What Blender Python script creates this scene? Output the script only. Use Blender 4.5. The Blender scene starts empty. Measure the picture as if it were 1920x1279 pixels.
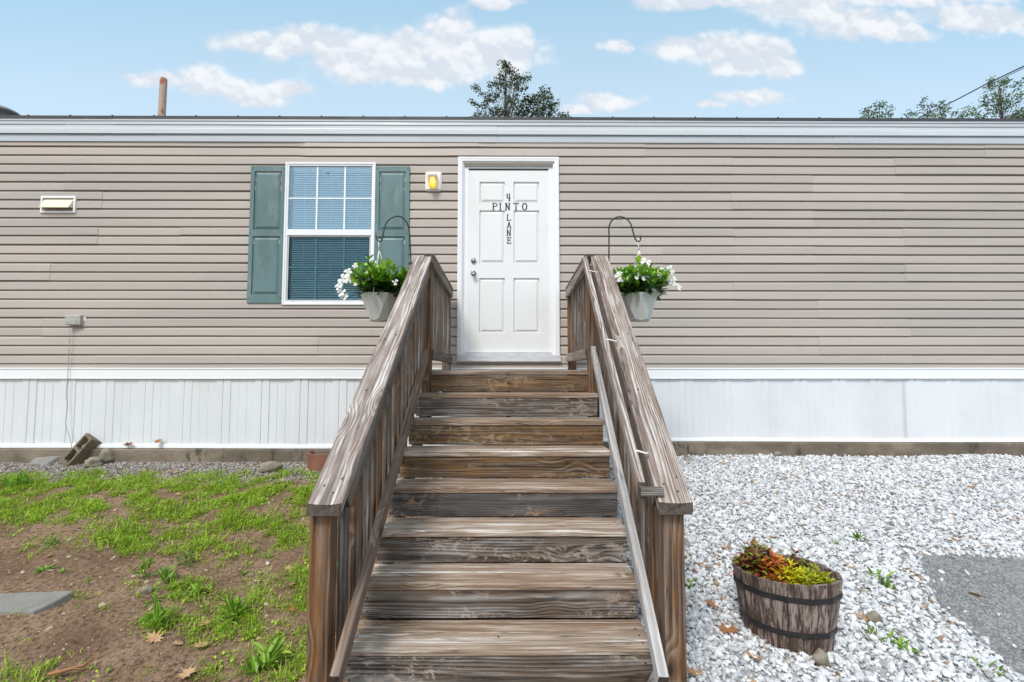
import bpy, bmesh, math, random
import numpy as np
from mathutils import Vector, Matrix, noise as mnoise, Euler
random.seed(7); rng = np.random.default_rng(7)
S = bpy.context.scene
COL = S.collection
R = math.radians
# ------------------------------------------------------------------ camera, sky, sun, exposure
F = 900.0; PITCH = 3.4; YAW = 0.34
CAMP = Vector((0, 0, 1.507))
cd = bpy.data.cameras.new('camera'); cam = bpy.data.objects.new('camera', cd); COL.objects.link(cam)
cd.sensor_width = 36; cd.lens = F/1920*36; cd.clip_start = .05; cd.clip_end = 4000
cam.location = CAMP; cam.rotation_euler = (R(90+PITCH), 0, R(-YAW))
S.camera = cam
CR = Euler((R(90+PITCH), 0, R(-YAW))).to_matrix()
def ray(px, py): return CR @ Vector(((px-960)/F, (639.5-py)/F, -1))
def P(px, py, Y):
    d = ray(px, py); return CAMP + d*(Y/d.y)
def uvdir(px, py):
    d = ray(px, py); return d.x/d.y, d.z/d.y
S.view_settings.view_transform = 'Standard'; S.view_settings.look = 'None'
S.view_settings.exposure = 0.77; S.view_settings.gamma = 1
SUN_EL, SUN_AZ = 52, 205      # azimuth measured from +Y clockwise
W = bpy.data.worlds.new('World'); S.world = W; W.use_nodes = True
nt = W.node_tree; N = nt.nodes; L = nt.links; N.clear()
def nd(tree, typ, **kw):
    n = tree.nodes.new(typ)
    for k, v in kw.items():
        if k == 'inp':
            for a, b in v.items(): n.inputs[a].default_value = b
        else: setattr(n, k, v)
    return n
def mth(tree, op, a, b=None, c=None, clamp=False):
    n = tree.nodes.new('ShaderNodeMath'); n.operation = op; n.use_clamp = clamp
    for i, v in enumerate((a, b, c)):
        if v is None: continue
        if hasattr(v, 'is_output'): tree.links.new(v, n.inputs[i])
        else: n.inputs[i].default_value = v
    return n.outputs[0]
def vmth(tree, op, a, b=None):
    n = tree.nodes.new('ShaderNodeVectorMath'); n.operation = op
    for i, v in enumerate((a, b)):
        if v is None: continue
        if hasattr(v, 'is_output'): tree.links.new(v, n.inputs[i])
        else: n.inputs[i].default_value = v
    return n.outputs['Value'] if op in ('LENGTH', 'DOT_PRODUCT', 'DISTANCE') else n.outputs[0]
def mixc(tree, f, a, b, mode='MIX'):
    n = tree.nodes.new('ShaderNodeMix'); n.data_type = 'RGBA'; n.blend_type = mode
    for i, v in ((0, f), (6, a), (7, b)):
        if hasattr(v, 'is_output'): tree.links.new(v, n.inputs[i])
        else: n.inputs[i].default_value = (v if i == 0 else (tuple(v)+(1,) if len(v) == 3 else v))
    return n.outputs[2]
def mrange(tree, v, a, b, c=0., d=1., smooth=True):
    n = tree.nodes.new('ShaderNodeMapRange'); n.interpolation_type = 'SMOOTHSTEP' if smooth else 'LINEAR'
    tree.links.new(v, n.inputs[0])
    for i, x in enumerate((a, b, c, d)): n.inputs[i+1].default_value = x
    return n.outputs[0]
def noisen(tree, vec, scale, detail=4, rough=.55, dist=0):
    n = tree.nodes.new('ShaderNodeTexNoise'); n.inputs['Scale'].default_value = scale
    n.inputs['Detail'].default_value = detail; n.inputs['Roughness'].default_value = rough; n.inputs['Distortion'].default_value = dist
    if vec is not None: tree.links.new(vec, n.inputs['Vector'])
    return n
SKY_STR = 0.105; CLOUD = 0.84
sky = nd(nt, 'ShaderNodeTexSky', sky_type='NISHITA', sun_disc=False, sun_elevation=R(SUN_EL), sun_rotation=R(SUN_AZ),
         air_density=1.0, dust_density=1.5, ozone_density=1.6)
tc = nd(nt, 'ShaderNodeTexCoord'); sep = nd(nt, 'ShaderNodeSeparateXYZ'); L.new(tc.outputs['Generated'], sep.inputs[0])
yy = mth(nt, 'MAXIMUM', mth(nt, 'ABSOLUTE', sep.outputs[1]), .12)
u = mth(nt, 'DIVIDE', sep.outputs[0], yy); v = mth(nt, 'DIVIDE', sep.outputs[2], yy)
comb = nd(nt, 'ShaderNodeCombineXYZ'); L.new(u, comb.inputs[0]); L.new(v, comb.inputs[1])
L.new(mth(nt, 'LESS_THAN', sep.outputs[1], 0.0), comb.inputs[2])
warp = noisen(nt, comb.outputs[0], 9, 6, .6)
wv = vmth(nt, 'MULTIPLY', vmth(nt, 'SUBTRACT', warp.outputs['Color'], (.5, .5, .5)), (.085, .06, 0))
cv = vmth(nt, 'ADD', comb.outputs[0], wv)
BLOBS = [(460, 82, 62, 24), (560, 82, 85, 38), (660, 105, 110, 48), (760, 90, 90, 42), (850, 80, 78, 62), (930, 100, 90, 58), (760, 140, 150, 26),
         (285, 152, 62, 18), (380, 152, 62, 36), (450, 168, 70, 28), (530, 168, 52, 20), (480, 192, 80, 12),
         (1272, 92, 55, 22), (1345, 98, 70, 34), (1420, 100, 70, 38), (1470, 128, 46, 24), (1390, 128, 90, 20),
         (1415, 183, 75, 20), (1335, 196, 30, 9), (1158, 85, 38, 14), (1140, 188, 60, 15), (1085, 205, 40, 9),
         (1330, 4, 150, 20), (1500, 18, 130, 30), (1610, 42, 110, 38), (1690, 60, 60, 24), (1800, 30, 80, 26), (1880, 42, 80, 30), (935, 6, 48, 16), (1560, -10, 380, 26)]
dens = None; shade = None
for (bx, by, a, b) in BLOBS:
    uu, vv = uvdir(bx, by)
    d = vmth(nt, 'MULTIPLY', vmth(nt, 'SUBTRACT', cv, (uu, vv, 0)), (F/a/1.12, F/b/1.12, 4))
    q = mth(nt, 'SUBTRACT', 1.0, vmth(nt, 'LENGTH', d))
    dens = q if dens is None else mth(nt, 'MAXIMUM', dens, q)
n2 = noisen(nt, comb.outputs[0], 13, 7, .56)
def puff(vec, sc):
    n = nt.nodes.new('ShaderNodeTexVoronoi'); n.inputs['Scale'].default_value = sc; L.new(vec, n.inputs['Vector'])
    return mth(nt, 'SUBTRACT', .42, n.outputs['Distance'])
fine_ = vmth(nt, 'MULTIPLY', vmth(nt, 'SUBTRACT', noisen(nt, comb.outputs[0], 30, 5, .6).outputs['Color'], (.5, .5, .5)), (.035, .035, 0))
pv = vmth(nt, 'ADD', comb.outputs[0], fine_)
pf = mth(nt, 'ADD', mth(nt, 'MULTIPLY', puff(pv, 14), .6), mth(nt, 'MULTIPLY', puff(pv, 34), .35))
pf2 = mth(nt, 'ADD', mth(nt, 'MULTIPLY', puff(vmth(nt, 'ADD', pv, (.004, .016, 0)), 14), .6), mth(nt, 'MULTIPLY', puff(vmth(nt, 'ADD', pv, (.002, .008, 0)), 34), .35))
n3 = noisen(nt, vmth(nt, 'ADD', comb.outputs[0], (0, .02, 0)), 13, 7, .56)
dn = mth(nt, 'ADD', mth(nt, 'ADD', dens, mth(nt, 'MULTIPLY', pf, .75)), mth(nt, 'MULTIPLY', mth(nt, 'SUBTRACT', n2.outputs[0], .5), .6))
alpha = mrange(nt, dn, -.20, .40)
# cloud cover for the part of the sky behind and above the camera
gen = noisen(nt, tc.outputs['Generated'], 2.2, 6, .6)
ga = mth(nt, 'MULTIPLY', mrange(nt, gen.outputs[0], .46, .62), mth(nt, 'LESS_THAN', sep.outputs[1], 0.15))
ga = mth(nt, 'MULTIPLY', ga, mrange(nt, sep.outputs[2], 0.0, 0.1))
hi = mth(nt, 'MULTIPLY', mrange(nt, gen.outputs[0], .42, .58), mrange(nt, sep.outputs[2], .62, .8))
alpha = mth(nt, 'MAXIMUM', mth(nt, 'MAXIMUM', alpha, ga), hi)
rel = mth(nt, 'ADD', mth(nt, 'MULTIPLY', mth(nt, 'SUBTRACT', pf, pf2), 1.1), mth(nt, 'MULTIPLY', mth(nt, 'SUBTRACT', n2.outputs[0], n3.outputs[0]), .7))
ccol = mixc(nt, mrange(nt, rel, -.14, .20), (.51, .55, .605), (.655, .672, .69))
front = mth(nt, 'GREATER_THAN', sep.outputs[1], .15)
ccol = mixc(nt, front, mixc(nt, 1.0, ccol, (1.45, 1.42, 1.38), 'MULTIPLY'), ccol)
# thin high veil that pales the blue
lowv = mrange(nt, v, .42, 1.0, 1, 0)
veil = mixc(nt, .55, mixc(nt, 1.0, sky.outputs[0], (SKY_STR,)*3, 'MULTIPLY'), mixc(nt, lowv, (.30, .53, .66), (.56, .69, .75)))
out = mixc(nt, mth(nt, 'MULTIPLY', alpha, .94), veil, mixc(nt, 1.0, ccol, (CLOUD,)*3, 'MULTIPLY'))
bg = nd(nt, 'ShaderNodeBackground'); L.new(out, bg.inputs[0]); bg.inputs[1].default_value = 1.0
wo = nd(nt, 'ShaderNodeOutputWorld'); L.new(bg.outputs[0], wo.inputs[0])
sl = bpy.data.lights.new('sun', 'SUN'); sl.energy = 1.75; sl.angle = R(17); sl.color = (1, .955, .90)
so = bpy.data.objects.new('sun', sl); COL.objects.link(so)
az = R(SUN_AZ); sd = Vector((math.sin(az)*math.cos(R(SUN_EL)), math.cos(az)*math.cos(R(SUN_EL)), math.sin(R(SUN_EL))))
so.rotation_euler = (-sd).to_track_quat('-Z', 'Y').to_euler(); so.location = (0, -3, 12)

# ------------------------------------------------------------------ object helpers
def setmeta(o, label=None, cat=None, group=None, kind=None):
    if label: o['label'] = label
    if cat: o['category'] = cat
    if group: o['group'] = group
    if kind: o['kind'] = kind
    return o
def empty(name, loc, label, cat, group=None):
    o = bpy.data.objects.new(name, None); COL.objects.link(o); o.location = loc; o.empty_display_size = .1
    return setmeta(o, label, cat, group)
def WM(o):
    m = o.matrix_basis.copy(); p = o.parent
    while p is not None: m = p.matrix_basis @ m; p = p.parent
    return m
def place(o, parent, world=None):
    world = world or Matrix.Identity(4)
    if parent is not None:
        o.parent = parent; o.matrix_parent_inverse = Matrix.Identity(4)
        o.matrix_basis = WM(parent).inverted() @ world
    else: o.matrix_basis = world
def link(name, me, mats, parent=None, world=None, label=None):
    o = bpy.data.objects.new(name, me); COL.objects.link(o)
    for m in (mats if isinstance(mats, (list, tuple)) else [mats]): me.materials.append(m)
    place(o, parent, world)
    if label: o['label'] = label
    return o
class MB:
    def __init__(s): s.v = []; s.f = []; s.m = []; s.mi = 0
    def add(s, vs, fs):
        b = len(s.v); s.v += [tuple(x) for x in vs]; s.f += [tuple(i+b for i in f) for f in fs]; s.m += [s.mi]*len(fs)
    def box(s, x0, x1, y0, y1, z0, z1):
        vs = [(x, y, z) for x in (x0, x1) for y in (y0, y1) for z in (z0, z1)]
        s.add(vs, [(0, 1, 3, 2), (4, 6, 7, 5), (0, 4, 5, 1), (2, 3, 7, 6), (0, 2, 6, 4), (1, 5, 7, 3)])
    def cbox(s, M, sx, sy, sz, c=0):
        vs = []
        for x in (-.5, .5):
            for y, z in ([(-1, -1), (1, -1), (1, 1), (-1, 1)] if not c else None or [(-1, -1), (1, -1), (1, 1), (-1, 1)]):
                vs.append(M @ Vector((x*sx, y*.5*sy, z*.5*sz)))
        s.add(vs, [(0, 3, 2, 1), (4, 5, 6, 7), (0, 1, 5, 4), (1, 2, 6, 5), (2, 3, 7, 6), (3, 0, 4, 7)])
    def tube(s, pts, r, n=8, cap=True):
        pts = [Vector(p) for p in pts]; rs = r if isinstance(r, (list, tuple)) else [r]*len(pts)
        vs = []; fs = []; ref = Vector((0, 0, 1)); u = None
        for i, p in enumerate(pts):
            t = (pts[min(i+1, len(pts)-1)] - pts[max(i-1, 0)]).normalized()
            if u is None:
                if abs(t.dot(ref)) > .95: ref = Vector((1, 0, 0))
                u = t.cross(ref).normalized()
            else: u = (u - t*u.dot(t)).normalized()
            w = t.cross(u)
            for k in range(n):
                a = 2*math.pi*k/n; vs.append(p + (u*math.cos(a)+w*math.sin(a))*rs[i])
        for i in range(len(pts)-1):
            for k in range(n):
                a, b = i*n+k, i*n+(k+1) % n; fs.append((a, b, b+n, a+n))
        if cap: fs.append(tuple(range(n))[::-1]); fs.append(tuple((len(pts)-1)*n+k for k in range(n)))
        s.add(vs, fs)
    def lathe(s, c, prof, n=24, sx=1, sy=1, axis='z'):
        vs = []; fs = []
        for (r, z) in prof:
            for k in range(n):
                a = 2*math.pi*(k+.5)/n; q = (r*math.cos(a)*sx, r*math.sin(a)*sy, z)
                if axis == 'y': q = (q[0], -q[2], q[1])
                vs.append((c[0]+q[0], c[1]+q[1], c[2]+q[2]))
        for i in range(len(prof)-1):
            for k in range(n):
                a, b = i*n+k, i*n+(k+1) % n; fs.append((a, b, b+n, a+n))
        s.add(vs, fs)
    def mesh(s, name, smooth=False):
        me = bpy.data.meshes.new(name); me.from_pydata(s.v, [], s.f)
        me.polygons.foreach_set('material_index', s.m)
        if smooth: me.polygons.foreach_set('use_smooth', [True]*len(s.f))
        me.update(); bm = bmesh.new(); bm.from_mesh(me); bmesh.ops.recalc_face_normals(bm, faces=bm.faces); bm.to_mesh(me); bm.free()
        return me
    def build(s, name, mats, parent=None, smooth=False, bevel=0, label=None, world=None):
        me = s.mesh(name, smooth)
        if world is not None: me.transform(world.inverted())
        o = link(name, me, mats, parent, world, label)
        if bevel:
            b = o.modifiers.new('bevel', 'BEVEL'); b.width = bevel; b.segments = 2; b.limit_method = 'ANGLE'; b.angle_limit = R(40)
        return o
def shift_obj(o, loc):   # put a world-space mesh's origin at loc
    o.data.transform(Matrix.Translation(-Vector(loc))); o.matrix_basis = Matrix.Translation(Vector(loc)); return o
# numpy mesh of equal-size polygons, with a per-vertex "tint"
def npmesh(name, V, Fc, tint=None, smooth=False):
    me = bpy.data.meshes.new(name); V = np.asarray(V, dtype=np.float32); Fc = np.asarray(Fc, dtype=np.int32)
    k = Fc.shape[1]; me.vertices.add(len(V)); me.vertices.foreach_set('co', V.ravel())
    me.loops.add(Fc.size); me.loops.foreach_set('vertex_index', Fc.ravel())
    me.polygons.add(len(Fc)); me.polygons.foreach_set('loop_start', np.arange(0, Fc.size, k, dtype=np.int32))
    try: me.polygons.foreach_set('loop_total', np.full(len(Fc), k, dtype=np.int32))
    except Exception: pass
    if tint is not None:
        a = me.attributes.new('tint', 'FLOAT', 'POINT'); a.data.foreach_set('value', np.asarray(tint, dtype=np.float32))
    me.update(calc_edges=True)
    me.polygons.foreach_set('use_smooth', np.full(len(Fc), bool(smooth)))
    me.validate(); return me
def rotm(rz, rx, ry=None):
    cz, sz, cx, sx = np.cos(rz), np.sin(rz), np.cos(rx), np.sin(rx); z = np.zeros_like(cz); o = np.ones_like(cz)
    A = np.stack([np.stack([cz, -sz, z], -1), np.stack([sz, cz, z], -1), np.stack([z, z, o], -1)], -2)
    B = np.stack([np.stack([o, z, z], -1), np.stack([z, cx, -sx], -1), np.stack([z, sx, cx], -1)], -2)
    M = A @ B
    if ry is not None:
        cy, sy = np.cos(ry), np.sin(ry)
        C = np.stack([np.stack([cy, z, sy], -1), np.stack([z, o, z], -1), np.stack([-sy, z, cy], -1)], -2); M = M @ C
    return M
def scatter(TV, TF, pos, Rm, sc, tint, ttint=None):
    TV = np.asarray(TV, float); TF = np.asarray(TF, int); n = len(pos); k = len(TV)
    sc = np.asarray(sc); sc = sc[:, None] if sc.ndim == 1 else sc
    V = np.einsum('nij,nkj->nki', Rm, TV[None]*sc[:, None, :]) + np.asarray(pos)[:, None]
    Fc = TF[None] + (np.arange(n)*k)[:, None, None]
    t = np.repeat(np.asarray(tint)[:, None], k, 1)
    if ttint is not None: t = t + np.asarray(ttint)[None]
    return V.reshape(-1, 3), Fc.reshape(-1, TF.shape[1]), t.ravel()
def merge(parts):
    V = []; Fc = []; T = []; b = 0
    for v, f, t in parts: V.append(v); Fc.append(f+b); T.append(t); b += len(v)
    return np.concatenate(V), np.concatenate(Fc), np.concatenate(T)

# ------------------------------------------------------------------ materials
def newmat(name):
    m = bpy.data.materials.new(name); m.use_nodes = True; t = m.node_tree; t.nodes.clear()
    o = t.nodes.new('ShaderNodeOutputMaterial'); b = t.nodes.new('ShaderNodeBsdfPrincipled'); t.links.new(b.outputs[0], o.inputs[0])
    return m, t, b, o
def bump(t, b, h, strength=.3, dist=.002):
    n = t.nodes.new('ShaderNodeBump'); n.inputs['Strength'].default_value = strength; n.inputs['Distance'].default_value = dist
    t.links.new(h, n.inputs['Height']); t.links.new(n.outputs[0], b.inputs['Normal'])
def simple(name, col, rough=.5, var=.12, scale=6, spec=.5, metal=0, dirt=None, dirtamt=.0, bumpd=0, stretch=(1, 1, 1)):
    m, t, b, o = newmat(name)
    c = t.nodes.new('ShaderNodeTexCoord'); vec = vmth(t, 'MULTIPLY', c.outputs['Object'], stretch)
    n = noisen(t, vec, scale, 6, .6)
    col2 = tuple(x*(1-var) for x in col)
    cc = mixc(t, mrange(t, n.outputs[0], .35, .65), col, col2)
    if dirt:
        n2_ = noisen(t, vec, scale*.6, 8, .7); cc = mixc(t, mth(t, 'MULTIPLY', mrange(t, n2_.outputs[0], .5, .68), dirtamt), cc, dirt)
    t.links.new(cc, b.inputs['Base Color']); b.inputs['Roughness'].default_value = rough
    b.inputs['Specular IOR Level'].default_value = spec; b.inputs['Metallic'].default_value = metal
    t.links.new(mrange(t, n.outputs[0], .3, .7, rough-.08, rough+.08), b.inputs['Roughness'])
    if bumpd: bump(t, b, noisen(t, vec, scale*12, 4).outputs[0], .5, bumpd)
    return m
def wood(name, light, dark, stain, stain_amt, pale, pale_amt, ringw=.008, scuff=None, scuff_amt=0, contrast=.8, rough=.75, wav=.07, crack=.7):
    m, t, b, o = newmat(name)
    c = t.nodes.new('ShaderNodeTexCoord'); oi = t.nodes.new('ShaderNodeObjectInfo'); rnd = oi.outputs['Random']
    off = t.nodes.new('ShaderNodeCombineXYZ')
    t.links.new(mth(t, 'MULTIPLY', rnd, 91.), off.inputs[0])
    t.links.new(mth(t, 'SUBTRACT', mth(t, 'MULTIPLY', mth(t, 'FRACT', mth(t, 'MULTIPLY', rnd, 17.3)), .11), .055), off.inputs[1])
    t.links.new(mth(t, 'ADD', mth(t, 'MULTIPLY', mth(t, 'FRACT', mth(t, 'MULTIPLY', rnd, 7.7)), .05), .045), off.inputs[2])
    p = vmth(t, 'ADD', c.outputs['Object'], off.outputs[0])
    # knots
    kp = vmth(t, 'MULTIPLY', p, (2.1, 5.2, 3.0))
    vo = t.nodes.new('ShaderNodeTexVoronoi'); t.links.new(kp, vo.inputs['Vector']); vo.inputs['Scale'].default_value = 1
    kd = vo.outputs['Distance']
    kbend = mrange(t, kd, 0.02, .34, 1, 0)
    kcore = mrange(t, mth(t, 'ADD', kd, mth(t, 'MULTIPLY', noisen(t, p, 40, 3).outputs[0], .03)), .062, .09, 1, 0)
    w1 = noisen(t, vmth(t, 'MULTIPLY', p, (.75, 3, 3)), 1.5, 2, .45)
    w2 = noisen(t, vmth(t, 'MULTIPLY', p, (3, 30, 30)), 1.0, 3, .6)
    s = t.nodes.new('ShaderNodeSeparateXYZ'); t.links.new(p, s.inputs[0])
    yv = mth(t, 'ADD', s.outputs[1], mth(t, 'MULTIPLY', mth(t, 'SUBTRACT', w1.outputs[0], .5), wav))
    r = mth(t, 'SQRT', mth(t, 'ADD', mth(t, 'POWER', mth(t, 'ABSOLUTE', yv), 2.), mth(t, 'POWER', s.outputs[2], 2.)))
    r = mth(t, 'ADD', r, mth(t, 'MULTIPLY', kbend, .022))
    r = mth(t, 'ADD', r, mth(t, 'MULTIPLY', w2.outputs[0], .0025))
    ph = mth(t, 'FRACT', mth(t, 'DIVIDE', r, ringw))
    ring = mth(t, 'MULTIPLY', mrange(t, ph, 0.0, .72), mrange(t, ph, .82, 1.0, 1, 0))   # slow rise, sharp latewood edge
    fib = noisen(t, vmth(t, 'MULTIPLY', p, (6, 260, 260)), 1.0, 3, .7).outputs[0]
    fib2 = noisen(t, vmth(t, 'MULTIPLY', p, (2.5, 70, 70)), 1.0, 4, .6).outputs[0]
    ringc = mth(t, 'MULTIPLY', ring, contrast)
    g = mth(t, 'ADD', mth(t, 'MULTIPLY', ringc, .62), mth(t, 'MULTIPLY', mrange(t, fib2, .35, .68), .42))
    base = mixc(t, g, light, dark)
    st = mrange(t, noisen(t, vmth(t, 'MULTIPLY', p, (1.1, 9, 9)), 2.0, 5, .6).outputs[0], .44, .60)
    base = mixc(t, mth(t, 'MULTIPLY', st, stain_amt), base, mixc(t, g, stain, tuple(x*.42 for x in stain)))
    pl = mrange(t, noisen(t, vmth(t, 'ADD', vmth(t, 'MULTIPLY', p, (1.3, 14, 14)), (5, 3, 9)), 1.8, 6, .65).outputs[0], .47, .64)
    pl = mth(t, 'MULTIPLY', pl, mth(t, 'SUBTRACT', 1, mth(t, 'MULTIPLY', ring, .75)))
    base = mixc(t, mth(t, 'MULTIPLY', pl, pale_amt), base, pale)
    if scuff:
        sc_ = mrange(t, noisen(t, vmth(t, 'MULTIPLY', p, (9, 16, 12)), 1.6, 8, .75, .6).outputs[0], .50, .60)
        mid = mrange(t, noisen(t, vmth(t, 'MULTIPLY', p, (1.6, 4, 4)), 1.2, 2, .5).outputs[0], .42, .62)
        base = mixc(t, mth(t, 'MULTIPLY', mth(t, 'MULTIPLY', sc_, mid), scuff_amt), base, scuff)
    base = mixc(t, mth(t, 'MULTIPLY', mrange(t, fib, .52, .78), .38), base, tuple(x*.45 for x in dark))
    base = mixc(t, mth(t, 'MULTIPLY', kcore, .85), base, (.025, .016, .011))
    cn = noisen(t, vmth(t, 'ADD', vmth(t, 'MULTIPLY', p, (1.5, 34, 34)), (3, 1, 2)), 1.0, 2, .5).outputs[0]
    cg = mrange(t, noisen(t, vmth(t, 'MULTIPLY', p, (2.2, 8, 8)), 1.0, 3, .5).outputs[0], .5, .6)
    ck = mth(t, 'MULTIPLY', mrange(t, mth(t, 'ABSOLUTE', mth(t, 'SUBTRACT', cn, .5)), .006, .022, 1, 0), cg)
    base = mixc(t, mth(t, 'MULTIPLY', ck, crack), base, (.03, .022, .018))
    halo = mth(t, 'MULTIPLY', mrange(t, kd, .06, .17, 1, 0), .5)
    base = mixc(t, halo, base, tuple(x*.8 for x in dark))
    t.links.new(base, b.inputs['Base Color']); b.inputs['Roughness'].default_value = rough; b.inputs['Specular IOR Level'].default_value = .25
    h = mth(t, 'ADD', mth(t, 'MULTIPLY', ring, -.5), mth(t, 'MULTIPLY', fib, .7)); h = mth(t, 'SUBTRACT', h, mth(t, 'MULTIPLY', kcore, .5))
    bump(t, b, h, .55, .0025)
    return m
M = {}
M['cap'] = wood('weathered rail wood', (.47, .405, .365), (.115, .082, .068), (.25, .175, .14), .6, (.74, .71, .69), .8, ringw=.0085, wav=.10)
M['cap2'] = wood('weathered brown rail wood', (.46, .39, .345), (.115, .078, .06), (.24, .16, .12), .5, (.72, .68, .65), .6, ringw=.0075, wav=.10, contrast=1.0)
M['riser'] = wood('amber riser wood', (.215, .145, .088), (.035, .021, .014), (.30, .155, .05), .6, (.30, .27, .24), .45, ringw=.009, scuff=(.38, .27, .17), scuff_amt=.7, contrast=1.0)
M['riser_gray'] = wood('blackened riser wood', (.125, .115, .11), (.03, .027, .026), (.085, .065, .055), .5, (.22, .21, .205), .45, ringw=.009, scuff=(.38, .23, .14), scuff_amt=.85)
M['riser_mid'] = wood('grey brown riser wood', (.225, .185, .155), (.036, .027, .022), (.15, .09, .055), .55, (.40, .385, .375), .65, ringw=.0105, scuff=(.47, .385, .31), scuff_amt=.75, contrast=1.1)
M['tread'] = wood('tread wood', (.40, .295, .215), (.10, .062, .042), (.26, .155, .09), .55, (.66, .58, .50), .6, ringw=.010, contrast=.75, wav=.05)
M['tread_pale'] = wood('worn pale tread wood', (.52, .42, .335), (.13, .085, .058), (.30, .20, .13), .45, (.80, .76, .71), .85, ringw=.010, contrast=.65, wav=.045)
M['post'] = wood('brown post wood', (.20, .13, .088), (.04, .024, .017), (.32, .145, .04), .65, (.30, .26, .23), .5, ringw=.010, wav=.05, contrast=1.0)
M['bal'] = wood('gray baluster wood', (.205, .172, .148), (.045, .034, .028), (.21, .11, .045), .45, (.38, .37, .36), .65, ringw=.008, wav=.05)
M['pale'] = wood('pale grey board', (.50, .48, .465), (.20, .185, .175), (.36, .33, .31), .4, (.72, .71, .70), .6, ringw=.008, contrast=.5, wav=.05)
M['brownrail'] = wood('brown board', (.30, .215, .165), (.075, .05, .038), (.24, .13, .07), .5, (.42, .36, .32), .5, ringw=.007)
M['endgrain'] = wood('dark end grain', (.15, .12, .10), (.045, .034, .028), (.10, .07, .05), .5, (.22, .20, .18), .3, ringw=.006)
M['nail'] = simple('rusty nail', (.03, .022, .018), .6)
M['siding'] = None
def siding_mat():
    m, t, b, o = newmat('taupe vinyl siding'); c = t.nodes.new('ShaderNodeTexCoord'); ob = c.outputs['Object']
    a = noisen(t, vmth(t, 'MULTIPLY', ob, (.35, 1, 2.2)), 1.0, 4, .55).outputs[0]
    f = noisen(t, vmth(t, 'MULTIPLY', ob, (.6, 1, 30)), 1.0, 3, .6).outputs[0]
    g = noisen(t, vmth(t, 'MULTIPLY', ob, (60, 60, 260)), 1.0, 2, .5).outputs[0]
    col = mixc(t, mrange(t, a, .35, .65), (.450, .398, .354), (.398, .357, .324))
    col = mixc(t, mth(t, 'MULTIPLY', mrange(t, f, .4, .7), .35), col, (.475, .415, .36))
    sp = mrange(t, noisen(t, ob, 5.5, 5, .75).outputs[0], .66, .74); col = mixc(t, mth(t, 'MULTIPLY', sp, .35), col, (.22, .19, .15))
    at = t.nodes.new('ShaderNodeAttribute'); at.attribute_name = 'tint'
    col = mixc(t, 1.0, col, mixc(t, at.outputs['Fac'], (.925, .92, .92), (1.06, 1.055, 1.05)), 'MULTIPLY')
    t.links.new(col, b.inputs['Base Color']); b.inputs['Roughness'].default_value = .48; b.inputs['Specular IOR Level'].default_value = .4
    bump(t, b, g, .15, .0006); return m
M['siding'] = siding_mat()
M['white'] = simple('white vinyl trim', (.80, .81, .82), .35, .03, 3)
M['skirt'] = simple('white vinyl skirting', (.70, .715, .735), .42, .06, 2.2, dirt=(.52, .51, .48), dirtamt=.2, stretch=(1, 1, .5))
M['fascia'] = simple('pale grey metal fascia', (.60, .64, .67), .38, .06, 1.5, stretch=(.6, 1, 9))
M['fascia2'] = simple('grey metal drip trim', (.47, .50, .53), .4, .1, 2, stretch=(.5, 1, 12))
M['drip'] = simple('dark roof edge', (.05, .05, .05), .6)
M['roof'] = simple('roof membrane', (.12, .12, .12), .8, .3, 4)
M['door'] = simple('white door paint', (.76, .77, .765), .38, .03, 3, dirt=(.60, .56, .48), dirtamt=.22)
M['sill'] = simple('aluminium sill', (.64, .66, .69), .35, .15, 8, stretch=(1, 1, 6))
M['shutter'] = simple('green shutter plastic', (.115, .195, .198), .5, .2, 4, dirt=(.22, .29, .295), dirtamt=.5, stretch=(1.6, 1, .6))
M['metal'] = simple('brushed nickel', (.42, .40, .38), .3, .2, 30, metal=.9)
M['black'] = simple('black letters', (.018, .018, .018), .5)
M['hook'] = simple('black wrought iron', (.015, .018, .018), .45)
M['pot'] = simple('pale plastic pot', (.60, .61, .57), .45, .08, 6, dirt=(.42, .40, .33), dirtamt=.35)
M['strap'] = simple('white plastic hanger', (.75, .74, .72), .45, .05)
M['soil'] = simple('potting soil', (.025, .018, .013), .95, .5, 40, bumpd=.01)
M['gap'] = simple('dark recess', (.01, .01, .01), .9)
M['cream'] = simple('yellowed cream plastic', (.78, .73, .53), .45, .06, 10)
M['plate'] = simple('grimy grey plastic', (.50, .49, .44), .5, .25, 30, dirt=(.13, .13, .08), dirtamt=.8)
M['platew'] = simple('cream white plastic', (.78, .76, .72), .45, .06, 20)
M['concrete'] = None
def concrete():
    m, t, b, o = newmat('stained concrete'); c = t.nodes.new('ShaderNodeTexCoord'); ob = c.outputs['Object']
    a = noisen(t, vmth(t, 'MULTIPLY', ob, (1.2, 1, 2.)), 1.0, 8, .7).outputs[0]
    f = noisen(t, ob, 60, 4, .7).outputs[0]
    col = mixc(t, mrange(t, a, .38, .6), (.135, .105, .075), (.265, .215, .16))
    col = mixc(t, mrange(t, noisen(t, vmth(t, 'MULTIPLY', ob, (5, 1, 2.)), 1.0, 8, .75).outputs[0], .54, .66), col, (.055, .05, .035))
    col = mixc(t, mth(t, 'MULTIPLY', mrange(t, f, .45, .75), .5), col, (.12, .10, .08))
    t.links.new(col, b.inputs['Base Color']); b.inputs['Roughness'].default_value = .85; bump(t, b, f, .6, .004); return m
M['concrete'] = concrete()
M['block'] = simple('brown cinder block', (.19, .15, .095), .9, .3, 25, bumpd=.01)
M['rock'] = simple('tan rock', (.27, .235, .18), .9, .35, 12, bumpd=.006, dirt=(.12, .09, .06), dirtamt=.5)
M['slate'] = simple('grey slate', (.235, .225, .20), .7, .2, 9, bumpd=.004, dirt=(.30, .31, .32), dirtamt=.35)
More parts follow.
